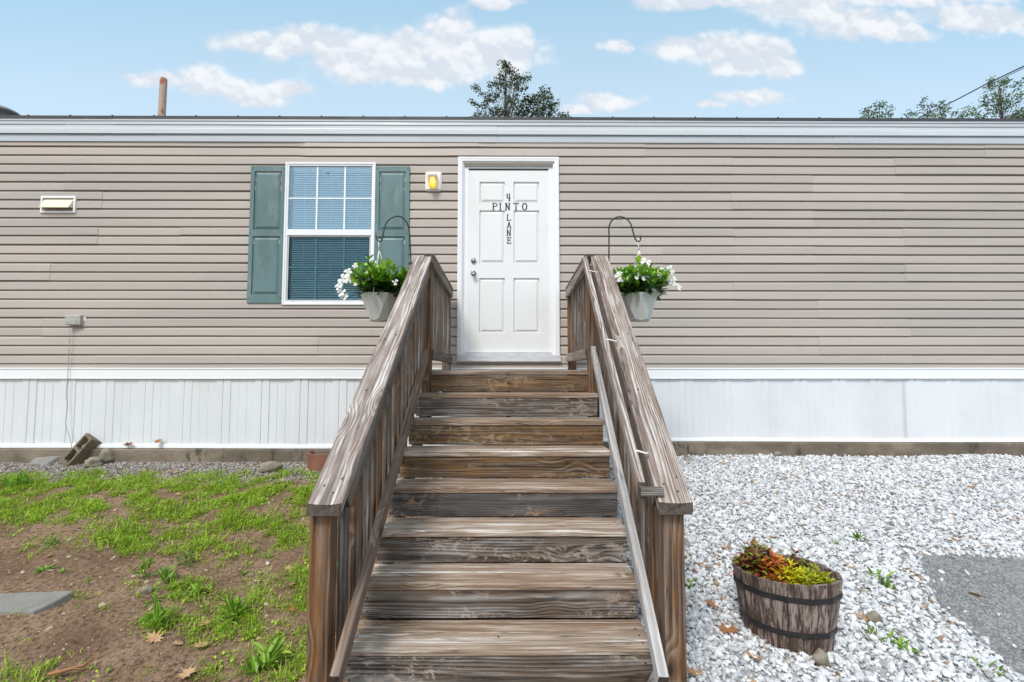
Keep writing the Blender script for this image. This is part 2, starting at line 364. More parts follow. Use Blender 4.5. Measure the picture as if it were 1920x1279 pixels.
M['terra'] = simple('brown clay plastic', (.235, .098, .06), .6, .22, 8, dirt=(.14, .07, .05), dirtamt=.4)
M['band'] = simple('dark iron band', (.028, .028, .03), .45, .4, 25, metal=.3, dirt=(.07, .05, .04), dirtamt=.5)
def barrel_mat():
    m, t, b, o = newmat('peeling barrel wood'); c = t.nodes.new('ShaderNodeTexCoord'); ob = c.outputs['Object']
    at = t.nodes.new('ShaderNodeAttribute'); at.attribute_name = 'tint'
    offv = t.nodes.new('ShaderNodeCombineXYZ'); t.links.new(mth(t, 'MULTIPLY', at.outputs['Fac'], 13.), offv.inputs[2])
    p = vmth(t, 'ADD', ob, offv.outputs[0])
    a = noisen(t, vmth(t, 'MULTIPLY', p, (26, 26, 3.2)), 1.4, 8, .75).outputs[0]
    f = noisen(t, vmth(t, 'MULTIPLY', p, (90, 90, 7)), 1.6, 5, .7).outputs[0]
    g = noisen(t, vmth(t, 'MULTIPLY', p, (7, 7, 3)), 1.2, 3, .5).outputs[0]
    k = mth(t, 'ADD', a, mth(t, 'MULTIPLY', mth(t, 'SUBTRACT', g, .5), .35))
    col = mixc(t, mrange(t, k, .44, .58), (.058, .032, .022), (.30, .235, .205))
    col = mixc(t, mrange(t, f, .5, .66), col, (.035, .02, .015))
    col = mixc(t, mth(t, 'MULTIPLY', mrange(t, g, .5, .7), .4), col, (.11, .05, .03))
    t.links.new(col, b.inputs['Base Color']); b.inputs['Roughness'].default_value = .75; bump(t, b, f, .6, .003); return m
M['barrel'] = barrel_mat()
def tinted(name, stops, rough=.6, transl=0, spec=.3, noisev=0):
    m, t, b, o = newmat(name); at = t.nodes.new('ShaderNodeAttribute'); at.attribute_name = 'tint'
    rp = t.nodes.new('ShaderNodeValToRGB'); e = rp.color_ramp.elements
    while len(e) > 1: e.remove(e[-1])
    for i, (q, c) in enumerate(stops):
        if i == 0: e[0].position = q; e[0].color = (*c, 1)
        else: x = e.new(q); x.color = (*c, 1)
    t.links.new(at.outputs['Fac'], rp.inputs[0]); col = rp.outputs[0]
    if noisev:
        c = t.nodes.new('ShaderNodeTexCoord'); n = noisen(t, c.outputs['Object'], 60, 4, .6)
        col = mixc(t, mth(t, 'MULTIPLY', mrange(t, n.outputs[0], .4, .7), noisev), col, mixc(t, 1.0, col, (.6, .58, .55), 'MULTIPLY'))
    t.links.new(col, b.inputs['Base Color']); b.inputs['Roughness'].default_value = rough; b.inputs['Specular IOR Level'].default_value = spec
    if transl:
        tr = t.nodes.new('ShaderNodeBsdfTranslucent'); t.links.new(col, tr.inputs[0]); mx = t.nodes.new('ShaderNodeMixShader'); mx.inputs[0].default_value = transl
        t.links.new(b.outputs[0], mx.inputs[1]); t.links.new(tr.outputs[0], mx.inputs[2]); t.links.new(mx.outputs[0], o.inputs[0])
    return m
M['gravel'] = tinted('white marble gravel', [(0, (.20, .15, .10)), (.035, (.42, .27, .15)), (.06, (.17, .16, .16)), (.10, (.36, .35, .345)), (.25, (.42, .43, .45)), (.6, (.60, .61, .63)), (1, (.78, .78, .78))], .55, 0, .35, .35)
M['ggravel'] = tinted('grey gravel', [(0, (.28, .13, .07)), (.1, (.12, .11, .10)), (.4, (.25, .225, .20)), (.8, (.40, .37, .34)), (1, (.55, .52, .48))], .8, 0, .2, .4)
M['pebble'] = tinted('pebbles', [(0, (.10, .07, .05)), (.4, (.19, .13, .095)), (.7, (.36, .27, .19)), (1, (.55, .45, .36))], .85, 0, .2, .4)
M['grass'] = tinted('grass blades', [(0, (.34, .27, .13)), (.12, (.30, .30, .05)), (.3, (.19, .31, .018)), (.6, (.28, .47, .025)), (1, (.50, .68, .07))], .5, .30, .3)
M['weedleaf'] = tinted('weed leaves', [(0, (.08, .18, .02)), (.5, (.17, .34, .03)), (1, (.34, .52, .06))], .5, .25, .35)
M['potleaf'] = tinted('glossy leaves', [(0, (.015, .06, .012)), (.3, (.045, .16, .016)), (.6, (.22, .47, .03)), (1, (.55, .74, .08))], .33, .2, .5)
M['petal'] = tinted('white petals', [(0, (.72, .42, .06)), (.25, (.80, .74, .40)), (.5, (.86, .85, .80)), (1, (.90, .90, .88))], .5, .3, .3)
M['treeleaf'] = tinted('tree leaves', [(0, (.022, .036, .014)), (.5, (.052, .08, .026)), (1, (.13, .15, .045))], .6, .25, .3)
M['pineleaf'] = tinted('pine needles', [(0, (.05, .085, .045)), (.5, (.085, .14, .06)), (1, (.17, .25, .09))], .6, .25, .3)
M['oakleaf'] = tinted('dry oak leaf', [(0, (.30, .115, .035)), (.5, (.45, .22, .09)), (1, (.60, .40, .22))], .7, .15, .3, .4)
M['col_red'] = tinted('coleus red green', [(0, (.12, .02, .03)), (.3, (.26, .07, .05)), (.5, (.18, .20, .03)), (1, (.34, .38, .06))], .5, .2)
M['col_orange'] = tinted('coleus orange', [(0, (.12, .012, .02)), (.4, (.42, .09, .03)), (.7, (.70, .30, .05)), (1, (.55, .42, .05))], .5, .2)
M['col_yellow'] = tinted('coleus yellow', [(0, (.45, .30, .02)), (.4, (.60, .55, .015)), (1, (.78, .76, .03))], .5, .25)
M['col_lime'] = tinted('coleus lime', [(0, (.30, .05, .015)), (.18, (.26, .32, .015)), (.6, (.46, .50, .02)), (1, (.66, .66, .04))], .5, .25)
M['stem'] = simple('green yellow stem', (.25, .30, .05), .5)
M['bark'] = simple('bark', (.10, .075, .055), .9, .4, 8, stretch=(3, 3, 1))
def pole_mat():
    m, t, b, o = newmat('pole wood'); c = t.nodes.new('ShaderNodeTexCoord'); ob = c.outputs['Object']
    a = noisen(t, vmth(t, 'MULTIPLY', ob, (14, 14, 1.6)), 1, 5, .6).outputs[0]; k = noisen(t, vmth(t, 'MULTIPLY', ob, (8, 8, 5)), 1, 3, .5).outputs[0]
    col = mixc(t, mrange(t, a, .4, .62), (.40, .29, .22), (.30, .24, .20)); col = mixc(t, mrange(t, k, .58, .66), col, (.30, .10, .03))
    t.links.new(col, b.inputs['Base Color']); b.inputs['Roughness'].default_value = .85; return m
M['pole'] = pole_mat()
M['cable'] = simple('cable rubber', (.05, .05, .055), .6)
M['cord'] = simple('grey cord', (.36, .35, .34), .6)
def glassy(name, tint, refl, trans):
    m, t, b, o = newmat(name); t.nodes.remove(b)
    g = t.nodes.new('ShaderNodeBsdfGlossy'); g.inputs['Roughness'].default_value = .02; g.inputs[0].default_value = (*refl, 1)
    tr = t.nodes.new('ShaderNodeBsdfTransparent'); tr.inputs[0].default_value = (*tint, 1)
    lw = t.nodes.new('ShaderNodeLayerWeight'); lw.inputs[0].default_value = .2
    mx = t.nodes.new('ShaderNodeMixShader'); t.links.new(mth(t, 'ADD', mth(t, 'MULTIPLY', lw.outputs['Fresnel'], 1.2), trans, clamp=True), mx.inputs[0])
    t.links.new(tr.outputs[0], mx.inputs[1]); t.links.new(g.outputs[0], mx.inputs[2]); t.links.new(mx.outputs[0], o.inputs[0]); return m
M['glass'] = glassy('window glass', (.86, .95, .98), (.78, .92, 1), .17)
M['glass_lower'] = glassy('lower window glass', (.86, .93, .94), (.6, .7, .75), .05)
M['screen'] = glassy('insect screen', (.80, .88, .90), (.2, .2, .22), .02)
M['lampglass'] = glassy('lamp glass', (.95, .90, .80), (1, 1, 1), .18)
M['blind'] = simple('blind slats', (.88, .90, .90), .5, .05)
M['muntin'] = simple('window grille bars', (.78, .86, .88), .4, .03)
def emis(name, col, s):
    m, t, b, o = newmat(name); b.inputs['Base Color'].default_value = (*col, 1); b.inputs['Emission Color'].default_value = (*col, 1); b.inputs['Emission Strength'].default_value = s; return m
M['bulb'] = emis('lit yellow bulb', (1, .72, .03), .9)
def ground_mat():
    m, t, b, o = newmat('soil'); c = t.nodes.new('ShaderNodeTexCoord'); ob = c.outputs['Object']
    at = t.nodes.new('ShaderNodeAttribute'); at.attribute_name = 'tint'
    a = noisen(t, ob, 1.6, 6, .6).outputs[0]; f = noisen(t, ob, 38, 6, .72).outputs[0]; g = noisen(t, ob, 150, 3, .7).outputs[0]
    col = mixc(t, mrange(t, a, .35, .62), (.18, .108, .068), (.31, .205, .135))
    col = mixc(t, mrange(t, f, .42, .66), col, (.085, .052, .034))
    col = mixc(t, mth(t, 'MULTIPLY', mrange(t, g, .58, .75), .7), col, (.34, .25, .17))
    sand = mrange(t, noisen(t, ob, .9, 3, .5).outputs[0], .55, .65); col = mixc(t, mth(t, 'MULTIPLY', sand, .35), col, (.27, .18, .12))
    col = mixc(t, at.outputs['Fac'], col, mixc(t, mrange(t, f, .4, .65), (.45, .45, .46), (.24, .235, .23)))
    t.links.new(col, b.inputs['Base Color']); b.inputs['Roughness'].default_value = .95; b.inputs['Specular IOR Level'].default_value = .15
    bump(t, b, mth(t, 'ADD', f, mth(t, 'MULTIPLY', g, .4)), .9, .012); return m
M['ground'] = ground_mat()
def asphalt_mat():
    m, t, b, o = newmat('asphalt'); c = t.nodes.new('ShaderNodeTexCoord'); ob = c.outputs['Object']
    vo = t.nodes.new('ShaderNodeTexVoronoi'); t.links.new(ob, vo.inputs['Vector']); vo.inputs['Scale'].default_value = 95
    g = noisen(t, ob, 110, 4, .7).outputs[0]; a = noisen(t, ob, 3, 6, .65).outputs[0]
    col = mixc(t, mrange(t, vo.outputs['Color'], .2, .9), (.135, .135, .137), (.33, .33, .33))
    col = mixc(t, mrange(t, g, .5, .7), col, (.07, .07, .072)); col = mixc(t, mth(t, 'MULTIPLY', mrange(t, a, .45, .65), .4), col, (.30, .295, .285))
    t.links.new(col, b.inputs['Base Color']); b.inputs['Roughness'].default_value = .85; bump(t, b, vo.outputs['Distance'], .8, .006); return m
M['asphalt'] = asphalt_mat()

# ------------------------------------------------------------------ ground
YW = 5.36; DZ = 1.5
def sm(t): t = max(0., min(1., t)); return t*t*(3-2*t)
def gz0(x, y):
    zw = DZ - 1.0 + .065*sm((x+1.2)/2.4)
    yc = min(y, YW)
    d = YW-yc
    if d < 4.6: z = zw - .15*d
    else: e = min(d-4.6, 6); z = zw - .69 - .15*(e - e*e/12)
    return z - .22*sm((.70-abs(x+.03))/.08)*sm((3.3-y)/.7)
def G(px, py):   # pixel -> ground point
    d = ray(px, py); t = .5
    for _ in range(60):
        p = CAMP + d*t; e = p.z-gz0(p.x, p.y)
        t += e/max(.05, -(d.z) + .15*d.y)*.8
    return CAMP + d*t
DB = [G(1722, 1041), G(1720, 1075), G(1738, 1112), G(1770, 1152), G(1832, 1202), G(1900, 1262), G(1960, 1330)]
DYT = DB[0].y
def drive_x(y):
    pts = [(p.y, p.x) for p in DB]
    if y >= pts[0][0]: return pts[0][1]
    for (a, xa), (b, xb) in zip(pts, pts[1:]):
        if b <= y <= a: return xb + (xa-xb)*(y-b)/(a-b+1e-9)
    (a, xa), (b, xb) = pts[-2], pts[-1]
    return xb + (xb-xa)/(b-a)*(y-b)*.6
def in_drive(x, y, m=0):
    return y < DYT+m+.03*math.sin(x*5) and x > drive_x(y)-m+.02*math.sin(y*13)
def bumpz(x, y):
    if in_drive(x, y, .05): return -.004
    if x > .7: return .022*mnoise.noise(Vector((x*1.1, y*1.1, 0))) + .010*mnoise.noise(Vector((x*4, y*4, 3)))
    k = sm((YW-.25-y)/.4)
    return k*(.035*mnoise.noise(Vector((x*1.3, y*1.3, 5))) + .018*mnoise.noise(Vector((x*4.5, y*4.5, 2))) + .010*mnoise.noise(Vector((x*12, y*12, 7))) + .006*mnoise.noise(Vector((x*31, y*31, 1))))
def gz(x, y): return gz0(x, y)+bumpz(x, y)
def axis(a, b, fine, lo, hi, n):
    inner = np.arange(a, b+1e-6, fine)
    o1 = a - np.geomspace(fine, a-lo, n)[::-1]; o2 = b + np.geomspace(fine, hi-b, n)
    return np.concatenate([o1, inner, o2])
xs = axis(-6.2, 7.0, .04, -400, 400, 14); ys = axis(1.0, 5.6, .04, -400, 500, 14)
nx, ny = len(xs), len(ys); V = np.zeros((nx*ny, 3)); T = np.zeros(nx*ny)
for j, y in enumerate(ys):
    for i, x in enumerate(xs):
        fine = -6.3 < x < 7.1 and .9 < y < 5.7
        V[j*nx+i] = (x, y, gz(x, y) if fine else gz0(x, y)-.03)
        T[j*nx+i] = 1 if (x > .62+.06*math.sin(y*9)) else (sm((y-(YW-.62+.1*math.sin(x*3)))/.12)*.35 if y > 4 else 0)
ii = (np.arange(ny-1)[:, None]*nx + np.arange(nx-1)[None]).ravel()
Fq = np.stack([ii, ii+1, ii+1+nx, ii+nx], 1)
g = link('ground', npmesh('ground', V, Fq, T, True), M['ground']); g['kind'] = 'structure'; g['label'] = 'brown soil slope falling away from the house'
# driveway sheet
rows = np.concatenate([np.arange(DYT, -1, -.05), [-6, -30]]); V = []; Fq = []; nc = 40
for r_, y in enumerate(rows):
    x0 = drive_x(y)+.02*mnoise.noise(Vector((0, y*9, 0))) if y > -1.01 else 1.6
    for c_ in range(nc+1):
        x = x0 + (c_/nc)**1.6*26; yyy = y + (.03*math.sin(x*5)+.02*math.sin(x*17) if r_ == 0 else 0)
        V.append((x, yyy, gz0(x, y)+.006+.003*mnoise.noise(Vector((x*2, y*2, 0)))))
for r_ in range(len(rows)-1):
    for c_ in range(nc):
        a = r_*(nc+1)+c_; Fq.append((a, a+nc+1, a+nc+2, a+1))
dme = npmesh('driveway', V, Fq); o = link('driveway', dme, M['asphalt']); o['kind'] = 'structure'; o['label'] = 'worn grey asphalt driveway at the edge of the white gravel'

# stones
def stone_templates(n, flat=(.45, .7)):
    phi = (1+5**.5)/2
    base = np.array([(-1, phi, 0), (1, phi, 0), (-1, -phi, 0), (1, -phi, 0), (0, -1, phi), (0, 1, phi), (0, -1, -phi), (0, 1, -phi), (phi, 0, -1), (phi, 0, 1), (-phi, 0, -1), (-phi, 0, 1)])/1.9
    F_ = [(0, 11, 5), (0, 5, 1), (0, 1, 7), (0, 7, 10), (0, 10, 11), (1, 5, 9), (5, 11, 4), (11, 10, 2), (10, 7, 6), (7, 1, 8), (3, 9, 4), (3, 4, 2), (3, 2, 6), (3, 6, 8), (3, 8, 9), (4, 9, 5), (2, 4, 11), (6, 2, 10), (8, 6, 7), (9, 8, 1)]
    out = []
    for _ in range(n):
        v = base*(1+rng.uniform(-.28, .28, (12, 3)))*np.array([1, rng.uniform(.6, .95), rng.uniform(*flat)])
        out.append((v*.5, np.array(F_)))
    return out
ST = stone_templates(14); STF = stone_templates(6, (.25, .4))
def stones(pts, sizes, tints, tmpl=ST, tilt=.6, sink=.3):
    pts = np.array(pts); sizes = np.array(sizes); tints = np.array(tints); idx = rng.integers(0, len(tmpl), len(pts)); parts = []
    for k, (tv, tf) in enumerate(tmpl):
        s = idx == k
        if not s.any(): continue
        n = s.sum(); p = pts[s].copy(); p[:, 2] += sizes[s]*(.5-sink)*.5
        parts.append(scatter(tv, tf, p, rotm(rng.uniform(0, 6.28, n), rng.normal(0, tilt, n), rng.normal(0, tilt, n)), sizes[s], tints[s]))
    return merge(parts)
pts = []; sz = []; tn = []
for _ in range(300000):
    if len(pts) >= 50000: break
    y = YW - 4.2*random.random()**.95; x = random.uniform(.60, 7.0)
    if x > .62*y*1.75+1.2: continue
    if x < .70+.12*mnoise.noise(Vector((y*3, 0, 0))): continue
    if in_drive(x, y, -.03):
        if random.random() > (.01 if not in_drive(x, y, -.22) else .0015): continue
    if y > YW-.02: continue
    r_ = random.random(); s = .018+.024*r_*r_+(.022 if random.random() < .04 else 0)
    q = mnoise.noise(Vector((x*1.4, y*1.4, 9)))
    t_ = random.betavariate(2.2, 1.6)*.93+.07
    if random.random() < .045+.16*max(0, q): t_ = random.random()*.12
    if x < 1.15 and random.random() < .25: t_ *= .55
    if x > 3.8 and y > 3.9 and random.random() < .14: t_ *= .4
    if s < .024 and random.random() < .12: t_ *= .5
    pts.append((x, y, (gz0(x, y)+.006 if in_drive(x, y, -.03) else gz(x, y)) + random.random()*.012)); sz.append(s); tn.append(t_)
V, Fc, T = stones(pts, sz, tn)
o = link('white_gravel', npmesh('white_gravel', V, Fc, T), M['gravel']); setmeta(o, 'white marble chip gravel spread between the stairs and the driveway', 'gravel', kind='stuff')
pts = []; sz = []; tn = []
while len(pts) < 9000:
    x = random.uniform(-6.0, -.55); y = YW-.02-abs(random.gauss(0, .24))
    if y < 4.55: continue
    if x < -4.2 and random.random() < .0: continue
    pts.append((x, y, gz(x, y)+random.random()*.008)); sz.append(random.uniform(.014, .032)); tn.append(random.betavariate(2, 2)*.9+.1 if random.random() > .06 else .03)
V, Fc, T = stones(pts, sz, tn)
o = link('grey_gravel', npmesh('grey_gravel', V, Fc, T), M['ggravel']); setmeta(o, 'strip of grey brown gravel along the foundation on the left', 'gravel', kind='stuff')
pts = []; sz = []; tn = []
while len(pts) < 9500:
    y = random.uniform(1.3, 4.9); x = random.uniform(-6.0, -.45)
    if x < -(1.12*y+.5): continue
    big = random.random() < .07
    if big and mnoise.noise(Vector((x*1.5, y*1.5, 4))) < -.05: big = False
    pts.append((x, y, gz(x, y)-.001)); sz.append(random.uniform(.022, .045) if big else random.uniform(.005, .015)); tn.append(random.random() if not big else random.uniform(.5, 1))
V, Fc, T = stones(pts, sz, tn, STF+ST[:3], .3, .35)
o = link('pebbles', npmesh('pebbles', V, Fc, T), M['pebble']); setmeta(o, 'small tan pebbles strewn over the bare brown soil', 'pebbles', kind='stuff')

# ------------------------------------------------------------------ grass
def pixof(p):
    d = CR.transposed() @ (Vector(p)-CAMP)
    return 960+F*d.x/-d.z, 639.5-F*d.y/-d.z
GE = [(60, 930, 230, 34, 1.0), (240, 930, 170, 40, 1.0), (420, 930, 120, 40, .55), (520, 925, 110, 44, 1.0), (130, 965, 130, 24, .6), (430, 980, 170, 32, .75), (300, 1010, 110, 26, .95), (480, 1010, 90, 26, .8),
      (560, 960, 60, 60, .6), (170, 898, 60, 14, .9), (380, 905, 70, 14, .8), (60, 905, 100, 16, .5), (540, 1110, 70, 60, .55), (430, 1190, 90, 40, .8), (530, 1175, 70, 60, .75), (320, 1180, 60, 26, .45), (270, 1100, 50, 18, .5),
      (370, 1110, 60, 25, .55), (520, 1240, 80, 40, .6), (180, 1260, 120, 20, .5), (90, 1275, 80, 14, .5), (420, 1250, 90, 30, .35), (490, 1060, 120, 34, .34), (100, 1010, 90, 30, .12), (580, 1060, 40, 50, .4), (330, 1250, 50, 20, .3)]
def gdens(x, y):
    px, py = pixof((x, y, gz0(x, y))); d = .014
    for (a, b, c, e, w) in GE:
        q = ((px-a)/c)**2+((py-b)/e)**2
        if q < 2.2: d = max(d, w*sm((2.0-q)/1.6))
    n_ = mnoise.noise(Vector((x*4.2, y*4.2, 11)))+.5*mnoise.noise(Vector((x*11, y*11, 1)))
    n3_ = mnoise.noise(Vector((x*1.9, y*2.6, 21)))
    if py < 1010: d *= 1.35
    return d*max(0., .42+1.25*n_+.65*n3_)
BV = np.array([(-.5, 0, 0), (.5, 0, 0), (-.42, .10, .42), (.42, .10, .42), (-.25, .32, .78), (.25, .32, .78), (0, .62, 1.0)])
BF = np.array([(0, 1, 3), (0, 3, 2), (2, 3, 5), (2, 5, 4), (4, 5, 6)])
bp = []; bs = []; bt = []; brz = []; brx = []
tries = 0
while len(bp) < 62000 and tries < 60000:
    tries += 1
    y = random.uniform(1.5, 5.05); x = random.uniform(-6.0, -.52)
    if x < -(1.12*y+.4): continue
    d = gdens(x, y)
    if random.random() > d: continue
    tall = random.random(); hh = random.uniform(.018, .055)*(1.9 if tall < .12 else 1); nb = random.randint(5, 14); tt = min(1, max(.02, random.gauss(.55, .22)+.25*mnoise.noise(Vector((x*2, y*2, 3)))))
    if random.random() < .1: tt = random.uniform(0, .2)
    for _ in range(nb):
        xx = x+random.gauss(0, .016); yv = y+random.gauss(0, .016)
        bp.append((xx, yv, gz(xx, yv)-.004)); l_ = hh*random.uniform(.5, 1.25)
        bs.append((random.uniform(.0028, .0055), l_, l_)); bt.append(min(1, max(0, tt+random.gauss(0, .1)))); brz.append(random.uniform(0, 6.28)); brx.append(random.gauss(-.35, .35))
parts = [scatter(BV, BF, bp, rotm(np.array(brz), np.array(brx)), bs, bt, [-.15, -.15, 0, 0, .08, .08, .12])]
# thin dry straw and moss-like sprigs over the soil
n = 9000; bp2 = []
while len(bp2) < n:
    y = random.uniform(1.5, 5.0); x = random.uniform(-6, -.5)
    if x < -(1.12*y+.4): continue
    bp2.append((x, y, gz(x, y)+.003))
parts.append(scatter(BV, BF, bp2, rotm(rng.uniform(0, 6.28, n), rng.normal(-1.35, .2, n)), np.stack([np.full(n, .0022), rng.uniform(.02, .05, n), rng.uniform(.02, .05, n)], 1), rng.uniform(0, .16, n)))
# clover-like small leaves
LV = np.array([(0, 0, 0), (-.32, .35, .05), (.32, .35, .05), (-.3, .7, .03), (.3, .7, .03), (0, 1, -.06), (0, .35, -.02), (0, .7, -.03)])
LF = np.array([(0, 6, 1), (0, 2, 6), (1, 6, 7), (1, 7, 3), (6, 2, 4), (6, 4, 7), (3, 7, 5), (7, 4, 5)])
lp = []; ls = []; lt = []
tries = 0
while len(lp) < 16000 and tries < 40000:
    tries += 1
    y = random.uniform(1.5, 5.0); x = random.uniform(-6.0, -.52)
    if x < -(1.12*y+.4): continue
    if random.random() > gdens(x, y)*1.2-.03: continue
    tt = random.random()
    for _ in range(random.randint(2, 7)):
        xx = x+random.gauss(0, .02); yv = y+random.gauss(0, .02)
        lp.append((xx, yv, gz(xx, yv)+random.uniform(0, .02))); ls.append(random.uniform(.009, .022)); lt.append(min(1, max(.15, tt+random.gauss(0, .12))))
n = len(lp); parts.append(scatter(LV, LF, lp, rotm(rng.uniform(0, 6.28, n), rng.uniform(-.1, .9, n)), ls, lt))
V, Fc, T = merge(parts)
o = link('grass', npmesh('grass', V, Fc, T), M['grass']); setmeta(o, 'patchy bright green grass growing on the soil slope left of the stairs', 'grass', kind='stuff')

# weeds as individuals
def rosette(px, py, nleaf, ln, wd, pitch, label, tint=.6, group=None, tall=0.):
    p = G(px, py); p.z = gz(p.x, p.y); n = int(nleaf*2.0); ln *= .85; wd *= 1.1
    rz = np.array([2*math.pi*i*.382+random.gauss(0, .5) for i in range(n)]); rx = np.array([pitch+random.gauss(0, .38)-.15+.6*i/n for i in range(n)])
    ll = np.array([ln*random.uniform(.35, 1.15) for _ in range(n)]); pos = np.array([(random.gauss(0, ln*.22), random.gauss(0, ln*.22), tall*i/n) for i in range(n)])
    V, Fc, T = scatter(LV, LF, pos, rotm(rz, rx), np.stack([ll*wd, ll, ll], 1), np.clip(rng.normal(tint, .2, n), 0, 1))
    o = link('weed', npmesh('weed', V, Fc, T), M['weedleaf'], None, Matrix.Translation(p)); return setmeta(o, label, 'weed', group)
rosette(98, 1022, 12, .075, .32, .35, 'small upright pale weed alone in the bare soil, upper left', .5, tall=.05)
rosette(84, 1068, 12, .07, .35, .15, 'low flat weed on bare soil just below the small upright one', .4)
rosette(117, 1070, 7, .045, .3, .3, 'tiny weed sprig beside the low flat weed on bare soil', .7)
rosette(200, 1016, 9, .06, .3, .3, 'small weed on the bare soil under the left end of the grass band', .7)
rosette(268, 1085, 14, .09, .32, .7, 'tall leafy weed at the left end of the middle weed row', .55, tall=.08)
rosette(312, 1092, 18, .10, .3, .55, 'dense leafy weed in the middle weed row beside the tall one', .5, tall=.07)
rosette(345, 1058, 16, .085, .25, .45, 'pale feathery weed on bare soil above the middle weed row', .45, tall=.05)
rosette(370, 1115, 20, .08, .35, .35, 'broad light green weed clump partly covered by tan oak leaves', .75, tall=.03)
rosette(296, 1180, 30, .12, .16, .45, 'spiky grass-like weed clump left of the star shaped oak leaf', .65, tall=.04)
rosette(437, 1160, 34, .13, .17, .5, 'largest spiky weed clump in the lower grass near the stairs', .7, tall=.05)
rosette(290, 1130, 10, .07, .3, .3, 'small weed between the middle weed row and the spiky clump', .6)
rosette(510, 1245, 22, .10, .4, .6, 'bushy bright green weed at the foot of the left stair post', .85, tall=.07)
rosette(478, 1260, 9, .10, .45, .4, 'broad leaved darker weed left of the bushy one at the bottom edge', .35, tall=.02)
rosette(455, 1075, 7, .06, .3, .3, 'tiny weed alone on the bare soil right of centre', .5)
rosette(505, 1045, 9, .06, .28, .3, 'small spindly weed on bare soil near the stair rail', .5)
rosette(18, 915, 10, .16, .22, .8, 'broad bladed plant at the far left of the grass band', .55, tall=.02)
rosette(40, 912, 10, .15, .25, .8, 'second broad bladed plant at the far left, darker and to the right', .4, tall=.02)
WG = None
rosette(1610, 1016, 9, .07, .45, .5, 'green weed in the white gravel, uppermost of the gravel weeds', .3, tall=.02)
rosette(1566, 1024, 6, .05, .35, .5, 'pale faint weed sprig in the gravel beside the uppermost weed', .75, tall=.01)
rosette(1650, 1088, 6, .12, .28, .5, 'weed with long leaves in gravel near the asphalt corner', .35, tall=.01)
rosette(1672, 1106, 5, .11, .24, .35, 'trailing weed just below the long leaved weed by the asphalt', .5)
rosette(1642, 1200, 6, .10, .22, .6, 'thin weed right of the barrel planter', .6, tall=.02)
rosette(1665, 1210, 8, .09, .22, .3, 'trailing weed between the thin weed and the leafy one right of the barrel', .55)
rosette(1695, 1222, 8, .09, .28, .5, 'leafy weed at the right end of the row beside the barrel', .6, tall=.02)
rosette(1845, 1254, 5, .08, .25, .4, 'sparse weed low at the gravel edge near the asphalt', .65)
rosette(1868, 1266, 6, .07, .3, .4, 'lowest weed at the gravel edge in the bottom right corner', .6)
rosette(1297, 1100, 6, .08, .4, .4, 'weed at the foot of the right stair post in white gravel', .35)
rosette(1444, 1016, 5, .05, .35, .5, 'tiny weed in the gravel just behind the barrel planter', .5)

# fallen oak leaves as individuals
def oak(px, py, size, label, tint=.5, rz=None, z=None, curl=.25, on=None):
    p = on if on is not None else G(px, py)
    if on is None: p.z = gz(p.x, p.y) + (.018 if p.x > .6 else .012)
    out = [(0, -.5), (.06, -.3), (.26, -.34), (.16, -.16), (.46, -.14), (.22, .02), (.50, .20), (.2, .18), (.26, .42), (.08, .34), (0, .58), (-.08, .34), (-.28, .40), (-.2, .16), (-.48, .18), (-.22, 0), (-.44, -.16), (-.15, -.16), (-.24, -.36), (-.06, -.3)]
    vs = [(0, -.25, 0), (0, 0, 0), (0, .25, 0)] + [(x*random.uniform(.85, 1.15), y*random.uniform(.9, 1.1), 0) for x, y in out]
    vs = [(x, y, curl*(x*x*1.2+.5*y*y)+random.uniform(-.02, .03)) for x, y, _ in vs]; n = len(out); fs = []
    for i in range(n):
        j = (i+1) % n; m_ = lambda k: 0 if out[k][1] < -.2 else (2 if out[k][1] > .2 else 1)
        fs.append((m_(i), 3+i, 3+j))
        if m_(i) != m_(j): fs.append((m_(i), 3+j, m_(j)))
    me = npmesh('fallen_leaf', np.array(vs)*size, np.array(fs), np.clip(tint+rng.normal(0, .1, len(vs)), 0, 1))
    o = link('fallen_leaf', me, M['oakleaf'])
    o.matrix_basis = Matrix.Translation(p) @ Euler((random.uniform(-.25, .25)+.15, random.uniform(-.25, .25), rz if rz is not None else random.uniform(0, 6.28))).to_matrix().to_4x4()
    return setmeta(o, label, 'leaf', 'fallen oak leaves')
oak(290, 1206, .095, 'star shaped tan oak leaf below the spiky weed clump', .85, 1.2)
oak(350, 1268, .11, 'tan oak leaf at the bottom edge near the stairs', .95, .3)
oak(378, 1214, .08, 'tan oak leaf right of the star shaped one', .85, 2)
oak(422, 1134, .08, 'tan oak leaf between the two weed clumps', .8, 1)
oak(388, 1108, .09, 'tan oak leaf lying on the broad light green weed', .8, 2.6)
oak(384, 1165, .08, 'pinkish oak leaf on bare soil mid slope', .7, 3)
oak(333, 1212, .06, 'narrow pale leaf beside the star shaped leaf', .9, 2.2)
oak(550, 1145, .08, 'orange brown leaf in the grass near the stair post', .5, .8)
oak(541, 1072, .06, 'small tan leaf on bare soil next to the stair balusters', .8, .5)
oak(547, 1100, .055, 'small tan leaf just below the one by the balusters', .8, 2.5)
oak(92, 1042, .05, 'orange yellow leaf under the small upright weed', .25, .5)
oak(275, 960, .07, 'pale leaf lying in the grass band', 1, .5)
oak(333, 934, .06, 'tan leaf in the upper grass band', .8, .5)
oak(320, 886, .07, 'brown leaf at the gravel edge above the grass band', .4, 1)
oak(505, 876, .09, 'brown leaf on the grey gravel near the stairs', .4, 2)
oak(1366, 1186, .115, 'orange brown oak leaf lying in gravel left of the barrel', .25, 1.6)
oak(1412, 1240, .10, 'tan oak leaf in the gravel in front of the barrel', .65, .2)
oak(1336, 1139, .08, 'brown oak leaf in gravel near the right stair post', .3, 1)
